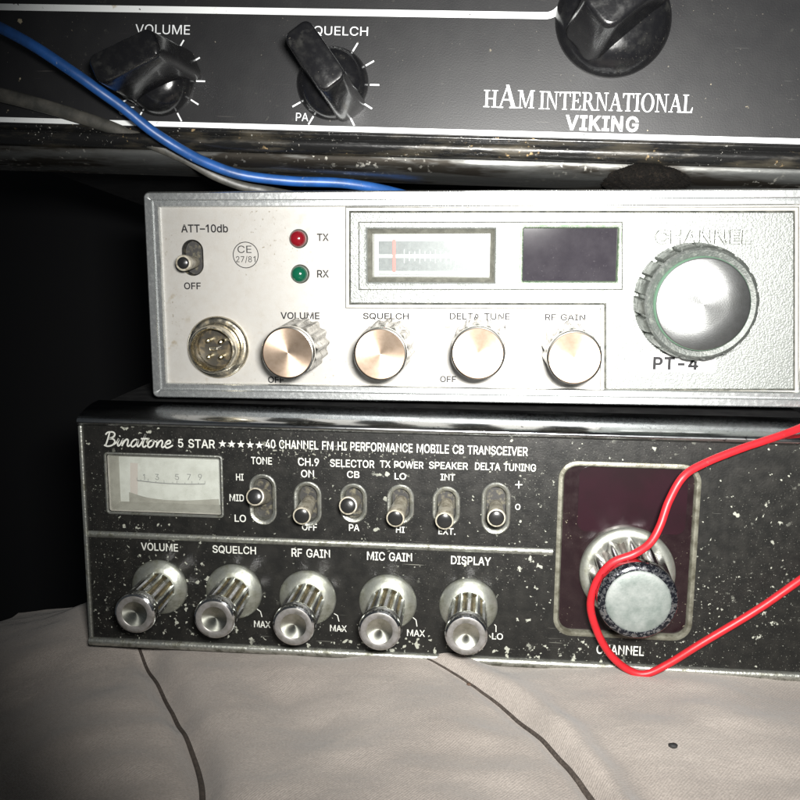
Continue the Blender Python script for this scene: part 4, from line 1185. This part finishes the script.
# lamps
for (u_, v_, m_, nm) in ((297, 239, "red_lens", "red transmit lamp"), (298.5, 274.3, "green_lens", "green receive lamp")):
    x, z = p(u_ + 1.5, v_ - .3)
    mb = MB()
    mb.lathe([(2.6, -.5), (2.55, -.2), (2.4, .0), (2.25, -.05)], 36, 1)
    mb.lathe([(2.25, -.3), (2.25, .9), (2.1, 1.6), (1.7, 2.2), (1.1, 2.55), (.5, 2.7), (.001, 2.74)], 36, 0)
    o = mb.build("indicator_lamp", [m_, "crevice_dirt"], A.e, loc=(x, 0, z), rot=OUT, smooth=60)
    o["label"] = nm

# microphone socket
x, z = p(218, 347.3)
mb = MB()
mb.lathe([(8.7, hp), (8.7, .3), (8.3, .8), (7.6, 1.0), (6.9, .9), (6.6, 1.2), (6.55, 5.6), (6.35, 6.1), (5.9, 6.15), (5.6, 5.8), (5.5, -2.0)], 60, 0)
soc = mb.build("microphone_socket", "nickel", A.e, loc=(x, 0, z), rot=OUT, smooth=40)
mb = MB()
mb.lathe([(5.55, .4), (5.2, .7), (.8, .75), (.001, .75)], 48, 0)
mb.build("insulator", "socket_black", soc, smooth=40)
for a, d_, rr_ in ((125, 2.8, .62), (45, 2.8, .62), (235, 2.7, .62), (310, 2.9, .62)):
    mb = MB()
    mb.lathe([(rr_, .6), (rr_, 4.2), (rr_ * .8, 4.6), (.001, 4.75)], 16, 0, at=(d_ * math.cos(R(a)), d_ * math.sin(R(a))))
    mb.build("pin", "brass_pin", soc, smooth=50)
mb = MB()
mb.box(-1.7, .6, -.55, .35, .7, 2.6)
mb.build("key_post", "nickel", soc, smooth=0, bevel=.2)

# fluted knobs with spun faces
for (u_, v_) in ((303.2, 343.6), (388.8, 344.8), (479.2, 344), (568.4, 348)):
    x, z = p(u_, v_)
    mb = MB()
    sh = lambda a: abs(math.sin(a / 2)) ** 1.6 if False else (.5 - .5 * math.cos(a))
    mb.lathe([(7.4, hp + .1, .9), (7.35, 1, .9), (7.2, 8, .85), (7.0, 14.5, .75), (6.9, 15.6, .5), (6.7, 16.4, .15), (6.55, 16.8), (6.5, 17.4)], 14 * 12, 0, 14, shape=sh)
    kn = mb.build("knob", ["knob_silver"], A.e, loc=(x, 0, z), rot=(R(90), random.uniform(-.3, .3), 0), smooth=45)
    mb = MB()
    mb.lathe([(6.5, 17.4), (6.75, 17.5), (6.82, 17.9), (6.82, 19.9), (6.65, 20.25), (6.35, 20.35)], 64, 0)
    mb.lathe([(6.35, 20.35), (6.25, 20.22), (4, 20.1), (2, 20.0), (.001, 19.95)], 64, 1)
    mb.build("cap", ["bright_rim", "copper_spun"], kn, smooth=30)

# big channel knob
x, z = p(691, 300)
mb = MB()
sq = lambda a: 1.0 if math.cos(a) > .72 else 0.0
mb.lathe([(14.5, 0), (14.9, .6), (15.0, 1, 1.2), (14.8, 8, 1.2), (14.5, 11, 1.1), (14.2, 12.2, .6), (13.9, 12.6)], 18 * 12, 0, 18, shape=sq)
kn = mb.build("channel_knob", "pot_metal", A.e, loc=(x, 0, z), rot=(R(90), .1, 0), smooth=40)
kn["label"] = "large notched channel knob with bright spun disc"
mb = MB()
mb.lathe([(13.9, 12.6), (13.3, 12.9), (12.4, 12.7), (11.8, 12.5)], 72, 0)
mb.lathe([(11.8, 12.5), (11.7, 14.3), (11.5, 14.7)], 72, 2)
mb.lathe([(11.5, 14.7), (11.1, 14.9), (6, 15.0), (.001, 15.05)], 72, 1)
mb.build("cap", ["dark_pot_metal", "spun_aluminium", "verdigris"], kn, smooth=30)

# signal meter of the silver radio
mb = MB()
frame(mb, MA, .5, [(.25, hr), (.2, hr + .5), (-.25, hr + .55), (-.6, hr + .2)], 0)
frame(mb, MA, .5, [(-.6, hr + .2), (-1.5, -.8), (-1.8, -1.0)], 2)
frame(mb, MA, .5, [(-1.8, -1.0), (-2.1, -3.6)], 1)
met = mb.build("signal_meter", ["cast_silver", "aged_cream", "meter_bezel"], A.e)
mb = MB()
hm = -3.0
d0, d1 = p(372, 278, hm), p(492, 233, hm)
mb.box(d0[0], d1[0], -hm, -hm + .6, d0[1], d1[1], 0)
e0, e1 = p(378.5, 255, hm), p(484, 241, hm)
def bar(u0, v0, u1, v1, h, m):
    a_, b_ = p(u0, v1, h), p(u1, v0, h)
    mb.add([(a_[0], -h, a_[1]), (b_[0], -h, a_[1]), (b_[0], -h, b_[1]), (a_[0], -h, b_[1])], [(0, 1, 2, 3)], m)


bar(378.5, 241, 484, 254.5, hm + .04, 1)
bar(378.5, 258, 484, 271, hm + .04, 1)
for i in range(15):
    uu = 404 + 5.2 * i
    bar(uu, 251.5 if i % 3 else 249.5, uu + .55, 254.5, hm + .07, 0)
    bar(uu, 258, uu + .55, 261 if i % 3 else 263, hm + .07, 0)
bar(378.5, 274, 484, 274.8, hm + .04, 1)
mb.build("dial", ["dial_white", "dial_grey"], met, smooth=0)
mb = MB()
a_, b_ = p(392.6, 272, hm + .6), p(395.6, 239.5, hm + .6)
mb.box(a_[0], b_[0], -hm - .75, -hm - .55, a_[1], b_[1])
mb.build("needle", "needle_red", met, smooth=0)
mb = MB()
mb.box(MA[0] + 1.9, MA[2] - 1.9, 1.1, 1.4, MA[1] + 1.9, MA[3] - 1.9)
mb.build("window_glass", "clear_window", met, smooth=0)

# channel display of the silver radio
mb = MB()
frame(mb, DA, .5, [(.2, hr), (.1, hr + .3), (-.3, hr + .25), (-.7, -.4), (-.8, -2.4)], 0)
dis = mb.build("display_window", "green_tint", A.e)
mb = MB()
plate(mb, [rr(DA[0] + .7, DA[1] + .7, DA[2] - .7, DA[3] - .7, .3)], -1.3, 0, .9)
mb.build("smoked_pane", "smoked_window", dis, smooth=0)

# ------------------------------------------------------------------ TOP RADIO (black, white lines)
V = Frame("cb_radio", 420, 150, 2, .036, R(-6))
tag(V.e, "black top radio with white lines and three pointer knobs, above the silver radio", "radio")
p = V.px
VX0, VX1 = p(-40, 70)[0], p(850, 70)[0]
zt = p(400, 5)[1]
zt2 = p(400, -34)[1]
zw = p(400, 130.5)[1]
zb = p(400, 145)[1]
mb = MB()
mb.box(VX0 + 1, VX1 - 1, 4.2, 150, zb - 2.2, zt2 + 3)
mb.build("case", "case_black", V.e, smooth=0, bevel=.8)
mb = MB()
plate(mb, [rr(VX0 + 1, zw - 2.0, VX1 - 1, zt2 - 1, .8)], 0, 0, 4)
panel = mb.build("front_panel", "satin_black", V.e, smooth=0)
# mouldings: upper band stays above the top line; the lower lip steps back to a worn steel edge
def molding(name, prof, m):
    mb = MB()
    n_ = 80
    mb.loft([[(VX0 + (VX1 - VX0) * i / n_, y, z) for i in range(n_ + 1)] for y, z in prof], 0, close=False)
    return mb.build(name, m, V.e, smooth=50)


zl = zw - 1.0
molding("lower_trim", [(.5, zl), (-.1, zl), (-.35, zl - .35), (-.3, zl - .8), (.25, zl - 1.2), (.1, zl - 1.5), (-.7, zl - 1.9), (-1.2, zl - 2.7), (-1.2, zl - 3.6), (-.6, zl - 4.6), (.6, zl - 5.3), (2, zl - 5.6)], "grimy_black_trim")
molding("bottom_edge", [(2, zl - 5.6), (1.7, zl - 5.75), (1.6, zl - 6.3), (2.2, zl - 7.6), (3.8, zl - 9.0), (7.0, zl - 9.6), (20, zl - 9.8)], "worn_steel")
# white lines
mb = MB()
top = [p(-38, 8.6), p(100, 11), p(250, 12.3), p(400, 13.6), p(520, 14.7)]
zline = p(400, 13.4)[1]
xs_ = [VX0 + 2, p(535, 15)[0]]
curve = [(xs_[0], zline), (p(250, 12)[0], zline), (xs_[1], zline)]
xe = p(545, 15)[0]
line = [(xs_[0], zline), (p(250, 12)[0], zline), (p(520, 13)[0], zline)]
line += [(xe + 4.5 * math.sin(R(a)), zline + 4.5 - 4.5 * math.cos(R(a))) for a in range(0, 76, 5)]
line.append((line[-1][0] + 1.5, line[-1][1] + 5.5))
ribbon(mb, line, 1.75, .06)
ribbon(mb, [(VX0 + 2, zw), (VX1 - 2, zw)], 1.35, .06)
mb.build("white_line", "white_paint", panel, smooth=0)
# lettering
T = lambda *a, **k: put_text(V, panel, "white_print", *a, **k)
T("VOLUME", 135.5, 190, 24.6, 34.2, bold=.0)
T("SQUELCH", 305, 368, 26.3, 36, bold=.0)
T("PA", 296, 308.3, 113, 121, bold=.0)
T("OFF", 119, 134, 106.5, 115, bold=.0)
T("VIKING", 565.5, 638.5, 115.6, 131.2, bold=.022, space=1.12)
for cu_, cv_ in ((160.5, 80.3), (333, 84)):
    c0 = p(cu_, cv_)
    mb = MB()
    for a in (-60, -30, 0, 30, 60, 210, 240):
        ca, sa = math.cos(R(a)), math.sin(R(a))
        ribbon(mb, [(c0[0] + 9.9 * ca, c0[1] + 9.9 * sa), (c0[0] + 12.4 * ca, c0[1] + 12.4 * sa)], .42, .05)
    mb.build("tick_marks", "white_print", panel, smooth=0)

# the maker's name in Roman capitals
TK, TN, SF = .15, .055, .05                # thick stem, thin stroke, serif height


def quad(*pts):
    return [list(pts)]


def vstem(x, w_, serif=True, y0=0, y1=1, sw=.12):
    out_ = [[(x, y0), (x + w_, y0), (x + w_, y1), (x, y1)]]
    if serif:
        for yy in (y0, y1 - SF):
            out_.append([(x - sw, yy), (x + w_ + sw, yy), (x + w_ + sw, yy + SF), (x - sw, yy + SF)])
    return out_


def bowl(cx, cy, rx, ry, tx, ty, a0, a1, n_=20):
    polys = []
    for i in range(n_):
        a, b = R(a0 + (a1 - a0) * i / n_), R(a0 + (a1 - a0) * (i + 1) / n_)
        polys.append([(cx + rx * math.cos(a), cy + ry * math.sin(a)), (cx + rx * math.cos(b), cy + ry * math.sin(b)),
                      (cx + (rx - tx) * math.cos(b), cy + (ry - ty) * math.sin(b)), (cx + (rx - tx) * math.cos(a), cy + (ry - ty) * math.sin(a))])
    return polys


def serif(x0_, x1_, y):
    return [[(x0_, y), (x1_, y), (x1_, y + SF), (x0_, y + SF)]]


GL = {
    'I': (.42, vstem(.13, TK)),
    'H': (.92, vstem(.13, TK) + vstem(.64, TK) + [[(.28, .47), (.64, .47), (.64, .54), (.28, .54)]]),
    'T': (.8, vstem(.325, TK, False) + serif(.23, .57, 0) + [[(.03, .93), (.77, .93), (.77, 1), (.03, 1)], [(.03, .74), (.07, .74), (.12, .93), (.03, .93)], [(.73, .74), (.77, .74), (.77, .93), (.68, .93)]]),
    'E': (.74, vstem(.13, TK, False) + [[(.02, 0), (.66, 0), (.66, .06), (.02, .06)], [(.02, .94), (.62, .94), (.62, 1), (.02, 1)], [(.28, .48), (.48, .48), (.48, .54), (.28, .54)],
                                       [(.66, .06), (.7, .26), (.66, .26), (.56, .06)], [(.62, .94), (.64, .76), (.6, .76), (.52, .94)], [(.48, .4), (.52, .4), (.52, .62), (.48, .62)]]),
    'L': (.72, vstem(.13, TK, False) + [[(.02, 0), (.66, 0), (.66, .06), (.02, .06)], [(.66, .06), (.7, .3), (.66, .3), (.54, .06)]] + serif(.02, .4, .95)),
    'N': (.94, vstem(.15, TN, False) + vstem(.72, TN, False) + [[(.1, 1), (.3, 1), (.775, .0), (.72, .0)]] + serif(.04, .32, 0) + serif(.6, .9, .95) + serif(.0, .26, .95)),
    'A': (.9, [[(.1, 0), (.16, 0), (.46, .94), (.42, 1)], [(.36, 1), (.5, 1), (.84, 0), (.66, 0)], [(.24, .32), (.62, .32), (.6, .38), (.26, .38)]] + serif(.0, .28, 0) + serif(.56, .92, 0)),
    'M': (1.1, vstem(.15, TN, False) + vstem(.82, TK, False) + [[(.1, 1), (.3, 1), (.57, .05), (.5, .05)], [(.5, .05), (.56, .05), (.86, 1), (.8, 1)]] + serif(.03, .33, 0) + serif(.72, 1.07, 0) + serif(.0, .26, .95) + serif(.82, 1.07, .95)),
    'O': (.96, bowl(.48, .5, .43, .53, .16, .055, 0, 360, 40)),
    'R': (.9, vstem(.13, TK) + bowl(.42, .735, .26, .265, .14, .06, -90, 90, 16) + [[(.28, .94), (.43, .94), (.43, 1), (.28, 1)], [(.28, .47), (.43, .47), (.43, .53), (.28, .53)],
                                  [(.38, .5), (.54, .5), (.86, .0), (.68, .0)]] + serif(.68, .92, 0)),
}
mb = MB()


def roman(word, u0, u1, v0, v1):
    uc, vc = (u0 + u1) / 2, (v0 + v1) / 2
    xa, xb = p(u0, vc, .05)[0], p(u1, vc, .05)[0]
    za, zb_ = p(uc, v1, .05)[1], p(uc, v0, .05)[1]
    tot = sum(GL[c][0] for c in word)
    x_ = 0
    for c in word:
        for j, poly in enumerate(GL[c][1]):
            h_ = .05 + .0008 * j
            mb.add([(xa + (x_ + a) / tot * (xb - xa), -h_, za + b * (zb_ - za)) for a, b in poly], [tuple(range(len(poly)))])
        x_ += GL[c][0]


roman("H", 483.5, 498, 90, 107.2)
roman("A", 497.5, 517.5, 84.8, 108)
roman("M", 517.5, 535, 90.3, 108.2)
roman("INTERNATIONAL", 539, 693.5, 93, 111)
mb.build("logo", "white_print", panel, smooth=0)


def pointer_knob(u_, v_, ang, r, hb, ht, wid, back, front, name="pointer_knob", label=None):
    x, z = p(u_, v_)
    mb = MB()
    mb.lathe([(r * .99, 0), (r, .4), (r * .985, 1.2), (r * .955, 2.6), (r * .9, 4.1), (r * .8, 5.5), (r * .62, hb + .3), (r * .3, hb + .9), (.001, hb + 1.0)], 72, 0)
    kn = mb.build(name, "old_black_plastic", V.e, loc=(x, 0, z), rot=OUT, smooth=40)
    if label:
        kn["label"] = label
    mb = MB()
    loops = []
    rd = wid * .3
    for h, b_, f_, w_, rad in [(.6, back * .94, front * 1.0, wid * 1.12, rd), (hb * .6, back * .96, front * .98, wid * 1.08, rd), (hb + 2, back * .98, front * .92, wid * 1.05, rd), (ht * .6, back, front * .86, wid, rd),
                               (ht - 1.4, back, front * .74, wid * .96, rd * .9), (ht - .6, back - .1, front * .73 - .15, wid * .94, rd * .85), (ht - .15, back - .45, front * .72 - .4, wid * .88, rd * .8), (ht, back - .9, front * .7 - .9, wid * .78, rd * .7)]:
        loops.append([(a, b, h) for a, b in rr(-back if False else -b_, -w_ / 2, f_, w_ / 2, rad, 6)])
    mb.loft(loops, 0, True, False, True)
    g = mb.build("grip", "old_black_plastic", kn, rot=(0, 0, R(ang)), smooth=38)
    return kn


pointer_knob(160.5, 80.3, 26, 9.6, 6.5, 24.5, 7.8, 9.6, 11.2)
pointer_knob(333, 84, -52, 9.6, 6.5, 23.5, 8.0, 9.6, 10.2)
pointer_knob(613, 20, 222, 14.8, 7, 24, 11.5, 13, 13.0, label="large pointer knob at the top right")

# the dark fuzzy foot it stands on
x, z = p(645, 178, -9)
mb = MB()
loops = []
for i in range(13):
    t = i / 12
    a = math.pi * (t - .5)
    rx, hz = 12.6 * math.cos(a * .93) ** .55, -4.3 + 8.2 * t
    loops.append([((rx * math.cos(b)) * (1 + .08 * noise.noise(Vector((math.cos(b) * 3, math.sin(b) * 3, t * 4)))),
                   (rx * .8 * math.sin(b)) * (1 + .1 * noise.noise(Vector((math.cos(b) * 4, math.sin(b) * 4, t * 5 + 3)))), hz + .5 * noise.noise(Vector((math.cos(b) * 6, math.sin(b) * 6, t)))) for b in [2 * math.pi * k_ / 60 for k_ in range(60)]])
mb.loft(loops, 0, True, True, True)
# fibres
for i in range(1500):
    b = random.uniform(math.pi, 2 * math.pi)
    t = random.uniform(.05, .98)
    a = math.pi * (t - .5)
    rx = 12.4 * math.cos(a * .93) ** .55
    c0 = Vector((rx * math.cos(b), rx * .8 * math.sin(b), -4.3 + 8.2 * t))
    d = Vector((math.cos(b), math.sin(b), random.uniform(-.8, .5))).normalized()
    e = d.cross(Vector((random.uniform(-1, 1), random.uniform(-1, 1), random.uniform(-1, 1)))).normalized()
    L_ = random.uniform(.6, 2.4)
    mb.add([c0 - e * .05, c0 + e * .05, c0 + d * L_ + e * random.uniform(-.5, .5)], [(0, 1, 2)])
mb.build("foot", "felt_foam", V.e, loc=(x, 9, z), smooth=60)

# ------------------------------------------------------------------ wires
def wire(name, pts, r, m, label, cat, n=14, flat=1.0):
    mb = MB()
    mb.tube(smooth_line(pts, 8), r, n, 0, flat)
    return tag(mb.build(name, m, smooth=60), label, cat)


W = lambda u_, v_, y: tuple(at_y(u_, v_, y))
wire("wire", [W(950, 425, 150), W(935, 402, 90), W(912, 388, 40), W(872, 394, 4), W(800, 428, -10), (W(740, 449, -16)), W(703, 464, -19), W(683, 477, -21), W(669, 501, -22), W(660, 526, -23.5), W(650, 543, -25), W(634, 554, -26.5), W(612, 563, -26.5),
              W(597, 581, -25), W(590.5, 605, -23), W(597, 631, -20), W(610, 654, -18), W(627, 669, -17), W(645, 674, -17), W(668, 664, -17), W(702, 643, -17), W(760, 608, -16), W(822, 566, -13), W(866, 552, -6), W(900, 566, 8), W(920, 600, 22), W(925, 630, 30)],
     1.02, "red_wire", "red insulated wire looped around the large chrome channel knob of the bottom radio", "wire")
wire("cable", [W(-60, -2, -14), W(20, 38, -15), W(70, 70, -14), W(101, 92, -12), W(126, 110, -9), W(152, 131, -6), W(180, 149, -3), W(207, 163, 1), W(242, 175, 5), W(290, 181, 8), W(340, 183, 11), W(380, 189, 15), W(420, 199, 24)],
     1.4, "blue_wire", "blue insulated cable hanging across the lower left of the top radio", "cable")
wire("cable", [W(-40, 85, 0), W(40, 105, 1), W(98, 123, 2), W(125, 133, 2.5), W(155, 145, 3), W(188, 160, 5), W(214, 175, 8), W(242, 186, 10), W(268, 190.5, 12), W(300, 196, 20)],
     lambda t: 2.0 - .9 * t, "grey_wire", "dark grey flat cable running under the blue one", "cable", 14, .6)
